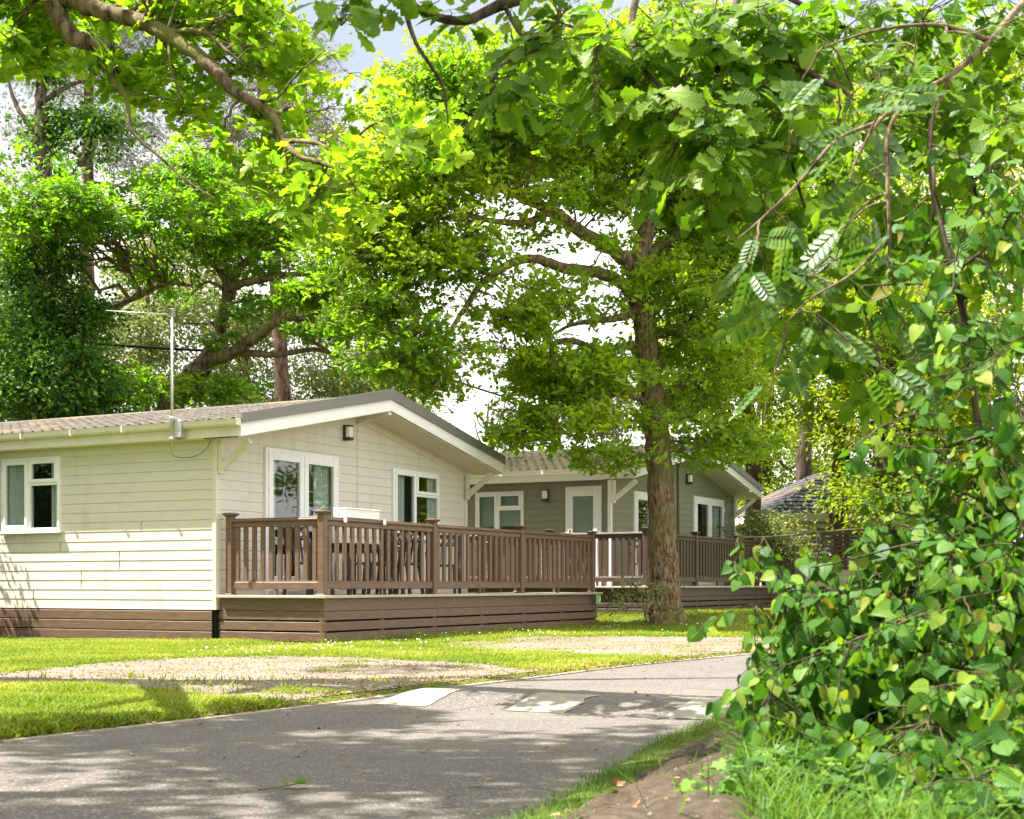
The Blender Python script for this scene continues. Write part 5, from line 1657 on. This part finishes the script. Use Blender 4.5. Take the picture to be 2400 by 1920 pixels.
OVER = tree('oak_tree', 'overhanging oak whose mossy boughs reach in from the upper left corner', 'tree', tb, over_limbs, over_blobs, 560, 10, .105, 'oak_near', 'bark_moss', LOBED8, spread=.05, twig=.006, flat=.6, sides=12, jitter=.05, sag=.04, pad=(5, .20, .08), ros=True, up=.9,
            extra=(over_sky, 1150, (75, .48, .2)))
# a second one behind the camera on the left, for the dappled shade on the lane
tb = np.array([-8.6, 4.6, 0.0])
tree('oak_tree', 'oak standing on the left verge out of view, shading the near part of the lane', 'tree', tb, [
    ([tb, tb + [.1, 0, 2.5], tb + [.2, .1, 5], tb + [.3, .2, 8]], [.34, .26, .22, .08]),
    ([tb + [.1, 0, 4.2], tb + [2, .5, 5.8], tb + [4.4, 1.0, 6.8], tb + [6.2, 1.2, 7.2]], [.16, .12, .07, .03]), ([tb + [.1, 0, 4.4], tb + [1.8, -1.4, 6], tb + [3.6, -2.4, 7]], [.14, .10, .03]),
    ([tb + [.1, 0, 4.6], tb + [1.6, 2.2, 6.2], tb + [3.2, 3.8, 7]], [.14, .10, .03])],
    [(tb + np.array(q[:3]), q[3], q[4], q[5], q[6]) for q in ((4.2, 1.0, 8, 1.8, 1.5, .8, 1), (2.0, .4, 7.6, 1.5, 1.4, .8, 1), (3.2, -2.0, 8.0, 1.6, 1.5, .8, .9), (2.8, 3.0, 8.2, 1.5, 1.5, .8, .9), (6.0, 1.2, 8.2, 1.3, 1.4, .6, .9), (4.0, -.7, 8.0, .7, .8, .5, .9), (4.9, -1.8, 8.0, .8, .5, .5, 1.0), (.3, .2, 9.4, 1.6, 1.6, 1, .5))],
     1500, 10, .13, "oak_near", 'bark_moss', LOBED8, spread=.10, twig=.010, pad=(80, .48, .2), ros=True)

# ------------------------------------------------------------------ foliage near the camera, on the right-hand bank
def leafy(name, label, cat, base, stems, leaf, template, bark, shoots, per_shoot, size, shoot_len, mesh_name='foliage', group=None, hang=.35, twig_r=.0024, alt=1.0, face=.55, lat=.8):
    """A plant of stems carrying shoots, each shoot a thin twig with leaves set alternately along it.
    shoots: (n,3) places the shoots grow through; directions follow from the nearest stem."""
    base = np.asarray(base, float)
    root = empty(name, base, 0, label, cat, group)
    parts, sk, sr = [], [], []
    for pts, rad in stems:
        p, r = catmull(pts, rad, 8)
        parts.append(tube_arrays(p, r, 7, .03)); sk.append(p); sr.append(r)
    sk, sr = np.concatenate(sk), np.concatenate(sr)
    tg = np.asarray(shoots)
    # first a layer of side branches, then the shoots on them
    nb = max(4, len(tg) // 9)
    bt = tg[rng.choice(len(tg), nb, replace=False)]
    i = nearest(bt, sk)
    arr, p, r = bezier_tubes(sk[i], bt, np.minimum(sr[i] * .6, .0022 + .003 * np.linalg.norm(bt - sk[i], axis=1)), np.full(nb, twig_r * .8), .12, 6, 8, .010)
    parts.append(arr)
    cand = np.concatenate([sk, p[:, 2:].reshape(-1, 3)])
    i = nearest(tg, cand); a = cand[i]
    d = nrm(tg - a + rng.normal(size=tg.shape) * .12)
    dist = np.linalg.norm(tg - a, axis=1)
    end = tg + d * (shoot_len * .5)[:, None]; end[:, 2] -= hang * shoot_len * .5
    st = np.where((dist > .02)[:, None], a, a + 0)
    arr, p, r = bezier_tubes(st, end, np.full(len(tg), twig_r), np.full(len(tg), twig_r * .45), .08, 5, 8, .010)
    parts.append(arr)
    n = len(tg)
    m = per_shoot
    tt = np.clip((np.arange(m)[None] + .5 + rng.normal(size=(n, m)) * .2) / m, 0, 1)
    L = np.linalg.norm(end - st, axis=1)
    t0 = np.clip(1 - shoot_len / np.maximum(L, 1e-3), 0, .85)[:, None]
    tt = t0 + (1 - t0) * tt
    ix = tt * (p.shape[1] - 1); i0 = np.minimum(ix.astype(int), p.shape[1] - 2); fr = (ix - i0)[..., None]
    rows = np.arange(n)[:, None]
    pos = p[rows, i0] * (1 - fr) + p[rows, i0 + 1] * fr
    tan = nrm(p[rows, i0 + 1] - p[rows, i0])
    side = nrm(np.cross(tan, [0, 0, 1.0])) * (np.where((np.arange(m)[None] + rng.integers(0, 2, (n, 1))) % 2 == 0, 1, -1))[..., None]
    dirv = tan * .55 * alt + side * lat + rng.normal(size=pos.shape) * .28
    dirv[..., 2] -= hang
    dirv = nrm(dirv).reshape(-1, 3); pos = pos.reshape(-1, 3)
    nn = rng.normal(size=pos.shape) * .42 + [-.12, -.5, face] + nrm(pos - tg.mean(0)) * .35
    sz = size * (.42 + .85 * rng.random(len(pos))) * np.tile(1 - .35 * np.abs(np.linspace(-.6, 1, m)) ** 2, n)
    # petioles
    pet = pos + dirv * (sz * .28)[:, None]
    arr, _, _ = bezier_tubes(pos, pet, np.full(len(pos), .0009), np.full(len(pos), .0006), 0, 3, 2)
    parts.append(arr)
    V, Lp, T = join(parts)
    link('stem', mesh_arrays(name + '_stem', V - base, Lp, T, True), M[bark], root)
    tpl = template if isinstance(template, list) else [template]
    which = rng.integers(0, len(tpl), len(pet))
    pieces = [place(t_, pet[which == q], dirv[which == q], nn[which == q], sz[which == q]) for q, t_ in enumerate(tpl)]
    V, Lp, T = join(pieces)
    me = mesh_arrays(name + '_leaves', V - base, Lp, T, True)
    uv = np.concatenate([np.tile(t_[0][:, :2], ((which == q).sum(), 1)) for q, t_ in enumerate(tpl)])
    at = me.attributes.new('blade', 'FLOAT2', 'POINT'); at.data.foreach_set('vector', np.ascontiguousarray(uv, np.float32).ravel())
    link(mesh_name, me, M[leaf], root)
    TREES.append((name, len(pos)))
    return root


def fill(blobs, n, shell=.2):
    return sample_blobs(blobs, n, shell)[0]


# birch bush on the bank
bb_ = np.array([1.75, 4.15, float(ground_z(1.75, 4.15))])
bush_stems = []
for q in (P(2330, 1000, 4.0), P(2180, 1120, 3.8), P(2020, 1180, 4.1), P(1900, 1330, 3.9), P(1800, 1420, 4.1), P(1840, 1560, 3.7), P(2000, 1500, 3.5), P(2260, 1400, 3.5), P(2380, 1250, 3.9), P(2150, 1650, 3.4), P(2330, 1640, 3.4), P(1730, 1260, 4.2), P(2060, 1350, 4.4), P(2280, 1200, 4.4)):
    m1 = bb_ * .6 + q * .4 + np.array([0, 0, .28]) + rng.normal(size=3) * .04
    bush_stems.append(([bb_ + rng.normal(size=3) * [.08, .08, 0], m1, q], [.009, .0055, .002]))
bush_pts = np.concatenate([
    fill([blob(2220, 1340, 4.0, 240, 180, .55, 1.3), blob(2050, 1490, 3.9, 210, 140, .45, 1.3), blob(2230, 1560, 3.7, 220, 170, .4, 1.2), blob(1900, 1550, 3.9, 140, 100, .3, 1.0), blob(2330, 1150, 4.0, 130, 130, .5, 1.0), blob(2210, 1130, 4.2, 120, 70, .4, .7),
          blob(2330, 1660, 3.4, 130, 150, .3, 1.0), blob(1890, 1640, 3.7, 120, 70, .25, .8), blob(2330, 1800, 3.2, 120, 90, .25, .9), blob(2080, 1760, 3.4, 140, 60, .25, .8), blob(2280, 1860, 3.0, 150, 60, .25, .8)], 720),
    fill([blob(1790, 1285, 4.1, 80, 25, .15, 1), blob(1690, 1275, 4.15, 50, 16, .1, 1), blob(1880, 1390, 4.0, 90, 40, .2, 1.2), blob(1770, 1420, 4.0, 60, 20, .1, .8), blob(1680, 1395, 4.05, 40, 20, .1, .7), blob(1750, 1570, 3.9, 50, 40, .15, 1), blob(1960, 1270, 4.1, 80, 30, .2, .6), blob(1760, 1650, 3.7, 60, 40, .2, .8), blob(2080, 1740, 3.3, 120, 50, .25, .7)], 40)])
leafy('birch_bush', 'glossy green birch bush filling the lower right corner on the bank', 'bush', bb_, bush_stems, 'birch', [OVATE, OVATE_B, OVATE_C], 'twig_green', bush_pts, 8, .058, np.full(len(bush_pts), .15), hang=.8, face=.45)

# birch sapling whose thin stem crosses the right edge
sb_ = np.array([1.98, 4.3, float(ground_z(1.98, 4.3))])
sap_stems = [([sb_, P(2560, 1500, 4.15), P(2420, 1260, 4.05), P(2350, 1150, 4.0), P(2300, 1020, 4.0), P(2280, 900, 4.0), P(2262, 760, 4.0), P(2235, 640, 4.0), P(2210, 540, 4.05), P(2180, 420, 4.1), P(2190, 250, 4.1)], [.020, .017, .014, .012, .011, .010, .009, .008, .006, .005, .003]),
             ([P(2262, 700, 4.0), P(2220, 672, 4.0), P(2140, 665, 4.05), P(2020, 670, 4.1)], [.006, .005, .004, .002]), ([P(2300, 1020, 4.0), P(2200, 1060, 4.0), P(2100, 1120, 4.0)], [.005, .004, .002]),
             ([P(2280, 900, 4.0), P(2360, 840, 4.0), P(2430, 740, 4.0)], [.006, .004, .002]), ([P(2235, 640, 4.0), P(2330, 560, 4.0), P(2420, 420, 4.0)], [.006, .004, .002]), ([P(2290, 980, 4.0), P(2380, 1010, 3.9), P(2440, 1080, 3.9)], [.005, .004, .002])]
sap_pts = fill([blob(2200, 640, 4.05, 120, 110, .35, 1.0), blob(2330, 760, 4.0, 110, 150, .35, 1.1), blob(2240, 860, 4.0, 130, 90, .35, 1.0), blob(2120, 760, 4.1, 110, 90, .3, .8), blob(2350, 1000, 3.9, 90, 120, .3, 1.1), blob(2370, 480, 4.0, 90, 150, .35, 1.0), blob(2130, 1000, 4.0, 110, 80, .3, .7), blob(2200, 420, 4.1, 110, 120, .35, .8)], 95)
leafy('birch_sapling', 'slender birch sapling with a bare curving stem at the right edge', 'tree', sb_, sap_stems, 'birch', [OVATE, OVATE_B, OVATE_C], 'bark_dark', sap_pts, 6, .060, np.full(len(sap_pts), .24), hang=.7)

# rowan reaching in from the upper right
rb_ = np.array([3.3, 5.2, float(ground_z(3.3, 5.2))])
row_stems = [([rb_, rb_ + [.05, 0, 1.4], rb_ + [-.1, -.1, 2.4], P(2520, -90, 4.7), P(2400, 5, 4.55), P(2320, 95, 4.45), P(2230, 175, 4.4), P(2140, 225, 4.35), P(2060, 285, 4.3), P(2010, 370, 4.25), P(1990, 430, 4.2)], [.055, .045, .032, .016, .011, .0095, .0085, .0075, .006, .004, .002]),
             ([P(2140, 225, 4.35), P(2085, 300, 4.3), P(2080, 420, 4.25), P(2085, 560, 4.2), P(2080, 700, 4.15)], [.008, .007, .006, .005, .003]), ([P(2060, 285, 4.3), P(1960, 330, 4.3), P(1880, 420, 4.25), P(1800, 500, 4.2), P(1730, 560, 4.2)], [.007, .006, .005, .004, .002]),
             ([P(2230, 175, 4.4), P(2180, 300, 4.35), P(2190, 420, 4.3), P(2180, 520, 4.3)], [.007, .006, .005, .003]), ([P(2080, 560, 4.2), P(2000, 640, 4.15), P(1900, 700, 4.1), P(1840, 760, 4.1)], [.005, .004, .003, .002]),
             ([P(2320, 95, 4.45), P(2200, 60, 4.4), P(2060, 70, 4.4), P(1930, 110, 4.4)], [.009, .007, .005, .002])]
row_pts = fill([blob(1860, 520, 4.2, 150, 80, .3, 1.0), blob(1780, 620, 4.2, 120, 70, .25, 1.0), blob(1950, 620, 4.15, 140, 90, .3, 1.0), blob(2060, 440, 4.25, 130, 110, .3, 1.0), blob(2010, 760, 4.15, 160, 90, .3, 1.0), blob(1850, 780, 4.15, 120, 70, .25, .9), blob(1980, 250, 4.35, 160, 90, .35, .8), blob(2200, 100, 4.4, 150, 90, .35, .8), blob(1920, 880, 4.15, 120, 60, .25, .6)], 22)
leafy('rowan_tree', 'rowan with feathery leaves on a pale branch slanting in from the upper right', 'tree', rb_, row_stems, 'rowan', PINNATE, 'bark_birch', row_pts, 4, .165, np.full(len(row_pts), .24), hang=.45, twig_r=.004)

# near oak boughs hanging across the top right
ob_ = np.array([4.6, 7.4, float(ground_z(4.6, 7.4))])
no_stems = [([ob_, ob_ + [0, 0, 1.5], ob_ + [-.1, 0, 3.0], ob_ + [-.3, -.1, 4.4], ob_ + [-.4, -.2, 6.2]], [.26, .21, .19, .16, .08]),
            ([ob_ + [-.1, 0, 2.9], ob_ + [-1.2, -.5, 3.6], P(2050, -120, 6.0), P(1750, -60, 5.8), P(1500, -40, 5.6), P(1320, -30, 5.5), P(1180, 10, 5.45), P(1090, 48, 5.4), P(1010, 36, 5.35), P(960, 5, 5.3)], [.12, .085, .05, .036, .030, .026, .022, .018, .015, .012]),
            ([P(1180, 10, 5.45), P(1230, 90, 5.4), P(1280, 75, 5.35), P(1330, 20, 5.35)], [.010, .008, .006, .004]),
            ([P(945, -40, 5.3), P(952, 30, 5.28), P(975, 100, 5.25), P(1000, 140, 5.2), P(1035, 195, 5.2), P(1045, 240, 5.2), P(1050, 290, 5.2)], [.012, .010, .008, .007, .006, .004, .003]),
            ([P(1500, -40, 5.6), P(1480, 60, 5.4), P(1500, 150, 5.3), P(1560, 220, 5.2), P(1600, 330, 5.1)], [.016, .013, .010, .007, .003]),
            ([P(1750, -60, 5.8), P(1700, 80, 5.5), P(1680, 200, 5.4), P(1720, 300, 5.3), P(1850, 360, 5.2)], [.018, .014, .010, .008, .004]),
            ([P(1860, 150, 5.4), P(1930, 190, 5.35), P(1990, 225, 5.3), P(1965, 290, 5.3)], [.014, .012, .010, .004]),
            ([P(1320, -30, 5.5), P(1290, 90, 5.4), P(1180, 150, 5.3), P(1150, 190, 5.2)], [.010, .008, .006, .003]),
            ([P(1850, 360, 5.2), P(1900, 520, 5.2), P(1990, 640, 5.2), P(2050, 800, 5.1)], [.006, .005, .004, .002]), ([P(1750, -60, 5.8), P(2100, 150, 5.7), P(2280, 420, 5.5), P(2260, 760, 5.4)], [.012, .010, .007, .003]),
            ([P(1010, 36, 5.35), P(900, -10, 5.2), P(840, 20, 5.1), P(800, 60, 5.0)], [.009, .008, .006, .003])]
no_blobs = [blob(1290, 60, 5.4, 140, 70, .35, .9), blob(1420, 120, 5.3, 130, 80, .35, 1.1), blob(1560, 130, 5.4, 130, 110, .4, 1.1), blob(1700, 120, 5.5, 150, 130, .45, 1.1), blob(1860, 90, 5.6, 140, 110, .45, 1.1), blob(2080, 60, 5.7, 170, 110, .5, 1.0), blob(2280, 80, 5.6, 170, 130, .5, 1.0),
            blob(1180, 190, 5.2, 70, 45, .2, 1.0), blob(1145, 205, 5.2, 40, 40, .15, 1.1), blob(1500, 260, 5.2, 110, 80, .3, 1.0), blob(1640, 300, 5.2, 130, 90, .35, 1.0), blob(1560, 400, 5.1, 60, 60, .2, .7), blob(1820, 280, 5.3, 130, 100, .35, 1.0), blob(1950, 380, 5.2, 130, 90, .35, .9), blob(1700, 440, 5.15, 110, 60, .25, .8), blob(2300, 300, 5.4, 140, 130, .45, 1.0), blob(2130, 240, 5.4, 130, 110, .4, 1.0),
            blob(810, 30, 5.0, 55, 45, .18, 1.3), blob(880, -20, 5.1, 60, 40, .18, 1.0), blob(1350, 200, 5.25, 70, 50, .2, .7), blob(1100, -20, 5.4, 130, 35, .3, .8), blob(2330, 560, 5.6, 110, 130, .45, .8), blob(2150, 540, 5.6, 120, 90, .4, .9), blob(1900, 560, 5.2, 130, 90, .35, .9), blob(2030, 680, 5.2, 120, 90, .35, .9), blob(1880, 760, 5.1, 110, 70, .3, .8), blob(2250, 760, 5.4, 140, 110, .4, .8), blob(1780, 600, 5.1, 90, 60, .25, .8), blob(2080, 880, 5.1, 110, 70, .3, .6)]
no_pts = fill(no_blobs, 680)
leafy('oak_tree', 'near oak hanging large lobed leaves across the top right from off the bank', 'tree', ob_, no_stems, 'oak_near', OAK, 'bark_dark', no_pts, 7, .105, np.full(len(no_pts), .13), hang=.45, mesh_name='crown', lat=1.1)

# a dark backing hedge at the back of the bank
hb_ = np.array([4.1, 6.6, float(ground_z(4.1, 6.6))])
tree('bank_hedge', 'dark hedge at the back of the bank behind the birch bush', 'hedge', hb_, [([hb_, hb_ + [-.2, .2, .6], hb_ + [-.6, .2, 1.2]], [.05, .04, .02]), ([hb_, hb_ + [-.8, -.3, .5], hb_ + [-1.3, -.5, .9]], [.04, .03, .01]), ([hb_, hb_ + [.5, 2, .8], hb_ + [1.2, 4, 1.2]], [.04, .03, .01])],
     [(hb_ + np.array(q[:3]), q[3], q[4], q[5], q[6]) for q in ((-.9, -.5, .5, .6, .9, .55, 1), (-.2, .6, .8, .8, 1.0, .7, 1), (.7, 2.4, .9, .9, 1.4, .8, 1), (1.9, 4.8, .9, 1.2, 1.6, .8, 1))], 420, 26, .07, 'birch', 'bark_dark', OVATE, spread=.13, twig=.006, mesh_name='foliage', up=.4, pad=(6, .2, .12))

# ------------------------------------------------------------------ grass, weeds, fallen leaves
def tufts(name, label, x, y, z, h, w, mat, lean=.5, cat='grass', seg_tpl=BLADE):
    n = len(x)
    pos = np.c_[x, y, z]
    a = rng.random(n) * 6.283
    hor = np.c_[np.cos(a), np.sin(a), np.zeros(n)]
    d = nrm(np.array([0, 0, 1.0]) + hor * (lean * rng.random(n))[:, None])
    nn = hor + rng.normal(size=(n, 3)) * .2
    tv, tf = seg_tpl
    tv = tv * [w / .03 / float(np.mean(h)), 1, 1]
    # curved blades: lean over further towards the tip
    V, L, T = place((tv, tf), pos, d, nn, h)
    V = V.reshape(n, -1, 3)
    V[:, -1] += hor * (h * lean * .55)[:, None] * rng.random((n, 1)) - np.array([0, 0, 1.0]) * (h * .12)[:, None]
    o = link(name, mesh_arrays(name, V.reshape(-1, 3), L, T, False), M[mat])
    return tag(o, label, cat, kind='stuff')


def lawn_points(n, x0, x1, y0, y1):
    x = rng.uniform(x0, x1, n); y = rng.uniform(y0, y1, n)
    dl = -poly_dist(x, y, LEFT_EDGE)
    k = dl > .02
    edge = .16 * (vnoise(x, y, .25, 31) - .5)
    for poly in (PA, PB):
        ins = in_poly(x, y, poly)
        k &= (~ins) | (rng.random(n) < np.where(vnoise(x, y, .5, 33) > .72, .35, .025))
    # not under the lodges and decks
    for (o, rx, ry) in ((C1, (0, 6.7), (-.02, 12)), (D1, (0, 8.4), (.03, 3)), (C2, (0, 7.3), (0, 12)), (D2, (0, 10.4), (.03, 3))):
        u = (x - o[0]) * DG[0] + (y - o[1]) * DG[1]; v = -((x - o[0]) * NG[0] + (y - o[1]) * NG[1])
        k &= ~((u > rx[0]) & (u < rx[1]) & (v > ry[0]) & (v < ry[1]))
    # inside the view
    k &= np.abs(x) < y * .42 + 1.5
    return x[k], y[k]


xa, ya = lawn_points(240000, -6.3, .5, 6.0, 11.5)
xb, yb = lawn_points(270000, -9.5, 6, 11.5, 19.5)
xc_, yc_ = lawn_points(120000, -2, 10.5, 19.5, 30)
X = np.concatenate([xa, xb, xc_]); Y = np.concatenate([ya, yb, yc_])
H = np.concatenate([rng.uniform(.025, .065, len(xa)), rng.uniform(.025, .055, len(xb)), rng.uniform(.03, .07, len(xc_))])
far = np.concatenate([np.full(len(xa), .0035), np.full(len(xb), .005), np.full(len(xc_), .009)])
# taller beside the kerb, ragged in places
H *= .7 + .8 * vnoise(X, Y, .6, 41)
tufts('lawn_grass', 'short sunlit lawn grass around the lodges and the gravel bays', X, Y, ground_z(X, Y) - .004, H, .0042, 'grass_blade', .9)

# tall grass on the bank beside the lane
n = 200000
x = np.concatenate([rng.uniform(-1.2, 4.5, n), rng.uniform(.4, 1.8, 22000)]); y = np.concatenate([rng.uniform(2.2, 14, n), rng.uniform(1.9, 4.4, 22000)]); n = len(x)
dr = poly_dist(x, y, RIGHT_EDGE)
patch = vnoise(x, y, .45, 51)
lip = (dr > .0) & (dr < .40 + .26 * (vnoise(x, y, .4, 52) - .5) - .10 * sstep(4.2, 6.5, y))
up_ = (dr > .5) & (dr < 2.6) & (x > .165 * y + .12 * (patch - .5)) & (patch > .12) & (rng.random(n) < .95)
up_ &= (y > 3.9) | (rng.random(n) < .6)
sparse = (dr > .3) & (dr < 1.0) & (rng.random(n) < .012)
k = (lip | up_ | sparse) & (np.abs(x) < y * .40 + .3) & ((y > 3.4) | (x > .3))
x, y, dr = x[k], y[k], dr[k]
h = rng.uniform(.03, .085, len(x)) * (.6 + .9 * vnoise(x, y, .4, 53)); h[dr > .75] *= 2.0
tufts('bank_grass', 'long green grass on the lip of the earth bank at the lower right', x, y, ground_z(x, y) - .008, h, .0017, 'bank_grass', 1.1)

# ivy trailing on the bare earth
n = 1500
c = np.array([(.62, 3.45), (.70, 3.62), (.80, 3.5), (.66, 3.25), (.95, 3.35), (.80, 3.2), (1.05, 3.2), (1.15, 3.5), (.92, 2.9), (1.0, 2.7), (.75, 2.9)])[rng.integers(0, 10, n)]
q = c + rng.normal(size=(n, 2)) * .085
pos = np.c_[q, ground_z(q[:, 0], q[:, 1]) + rng.uniform(.01, .07, n)]
IVY = half_leaf([(.02, 0), (.22, -.04), (.42, .18), (.26, .36), (.34, .62), (.14, .68), (0, 1)], .12, .1)
V, L, T = place(IVY, pos, rng.normal(size=(n, 3)) * [1, 1, .2] + [0, -.3, 0], rng.normal(size=(n, 3)) * .35 + [0, -.3, 1], .045 * (.6 + .7 * rng.random(n)))
base = pos.mean(0); root = empty('ivy_patch', base, 0, 'small dark ivy patch creeping over the bare earth at the bottom right', 'ivy')
link('foliage', mesh_arrays('ivy_patch', V - base, L, T, True), M['ivy'], root)

xg = rng.uniform(.1, 2.4, 1600); yg = rng.uniform(2.8, 8.5, 1600)
k = poly_dist(xg, yg, RIGHT_EDGE) > .2
tag(stones('earth_grit', np.c_[xg, yg, ground_z(xg, yg) - .001][k], .006, M['grit']), 'small stones and grit on the bare earth of the bank', 'grit', kind='stuff')
# dead leaves drifted along the kerb and over the gravel
t = rng.random(3600); iL = (t * NR * .36 + NR * .16).astype(int)
p = LE[iL] + kn[iL] * rng.normal(size=(3600, 1)) * .10 + kn[iL] * .04
p2 = np.c_[rng.uniform(-2.6, 2.5, 260), rng.uniform(5.0, 15, 260)]
k = (poly_dist(p2[:, 0], p2[:, 1], LEFT_EDGE) > 0) & (poly_dist(p2[:, 0], p2[:, 1], RIGHT_EDGE) < 0)
p2 = p2[k]
a3 = np.c_[rng.uniform(.1, 1.6, 420), rng.uniform(3.4, 8, 420)]
k = (poly_dist(a3[:, 0], a3[:, 1], RIGHT_EDGE) > .2)
a3 = a3[k]
pos = np.concatenate([np.c_[p, ground_z(p[:, 0], p[:, 1]) + .02], np.c_[p2, road_z(p2[:, 0], p2[:, 1]) + .006], np.c_[a3, ground_z(a3[:, 0], a3[:, 1]) + .012]])
n = len(pos)
V, L, T = place(RHOMB, pos, rng.normal(size=(n, 3)) * [1, 1, .15], rng.normal(size=(n, 3)) * .25 + [0, 0, 1], rng.uniform(.018, .05, n))
o = link('fallen_leaves', mesh_arrays('fallen_leaves', V, L, T, False), M['dead_leaf'])
tag(o, 'dry brown leaves drifted along the kerb and scattered on the lane and bank', 'leaves', kind='stuff')

# green sprig lying on the lane
q = np.array([gp(672, 1851)[0] * .5 + 0, 0]); d_ = 3381 * .776 / (1851 - 1370)
sq = np.array([(668 - 1200) / 3381 * d_, d_, float(road_z(0, 5.45)) + .004])
sr_ = empty('fallen_sprig', sq, .3, 'small green oak sprig lying on the grey lane', 'sprig')
tw = MB(); tw.tube([(-.10, -.01, .006), (-.03, 0, .010), (.04, .01, .018)], .0022, 5); tw.build('twig', M['bark_birch'], sr_, True)
pos = np.array([(.0, 0, .012), (.03, .01, .016), (.02, 0, .014), (.04, .01, .018), (.01, .0, .012)])
V, L, T = place(OAK, pos, np.array([(.5, .6, .25), (1, .3, .5), (.6, -.7, .2), (1, -.2, .15), (-.2, .8, .5)]), np.array([(0, -.4, 1), (-.4, -.5, .8), (0, .2, 1), (.2, -.3, 1), (.3, -.8, .6)]), np.array([.055, .06, .05, .055, .05]))
link('leaf', mesh_arrays('sprig_leaves', V, L, T, True), M['oak_near'], sr_)

n = 420
u = rng.uniform(-3.5, 9, n); v = rng.uniform(.1, 2.6, n)
q = D1 + DG * u[:, None] + NG * v[:, None]
k = (~in_poly(q[:, 0], q[:, 1], PA)) & (~in_poly(q[:, 0], q[:, 1], PB)) & (vnoise(q[:, 0], q[:, 1], .9, 71) > .45)
q = q[k]; n = len(q)
DISC = (np.array([(math.cos(a_) * .5, math.sin(a_) * .5, 0) for a_ in np.linspace(0, 6.283, 7)[:-1]]), [[0, 1, 2, 3, 4, 5]])
V, L, T = place(DISC, np.c_[q, ground_z(q[:, 0], q[:, 1]) + rng.uniform(.035, .065, n)], rng.normal(size=(n, 3)) * [1, 1, .2], rng.normal(size=(n, 3)) * .4 + [0, -.4, 1], rng.uniform(.014, .026, n))
tag(link('lawn_daisies', mesh_arrays('lawn_daisies', V, L, T, False), M['diffuser']), 'white daisies dotted in the lawn before the cream lodge and its deck', 'daisies', kind='stuff')

# weeds and daisies at the foot of the brown deck
n = 900
u = rng.uniform(-.5, 8.6, n); v = np.abs(rng.normal(size=n)) * .16 + .02
q = D1 + DG * u[:, None] + NG * v[:, None]
h = rng.uniform(.05, .16, n) * (.6 + .9 * vnoise(q[:, 0], q[:, 1], .5, 61))
tufts('deck_weeds', 'ragged weeds and grass along the foot of the brown deck', q[:, 0], q[:, 1], ground_z(q[:, 0], q[:, 1]), h, .003, 'grass_blade', .8, 'weeds')
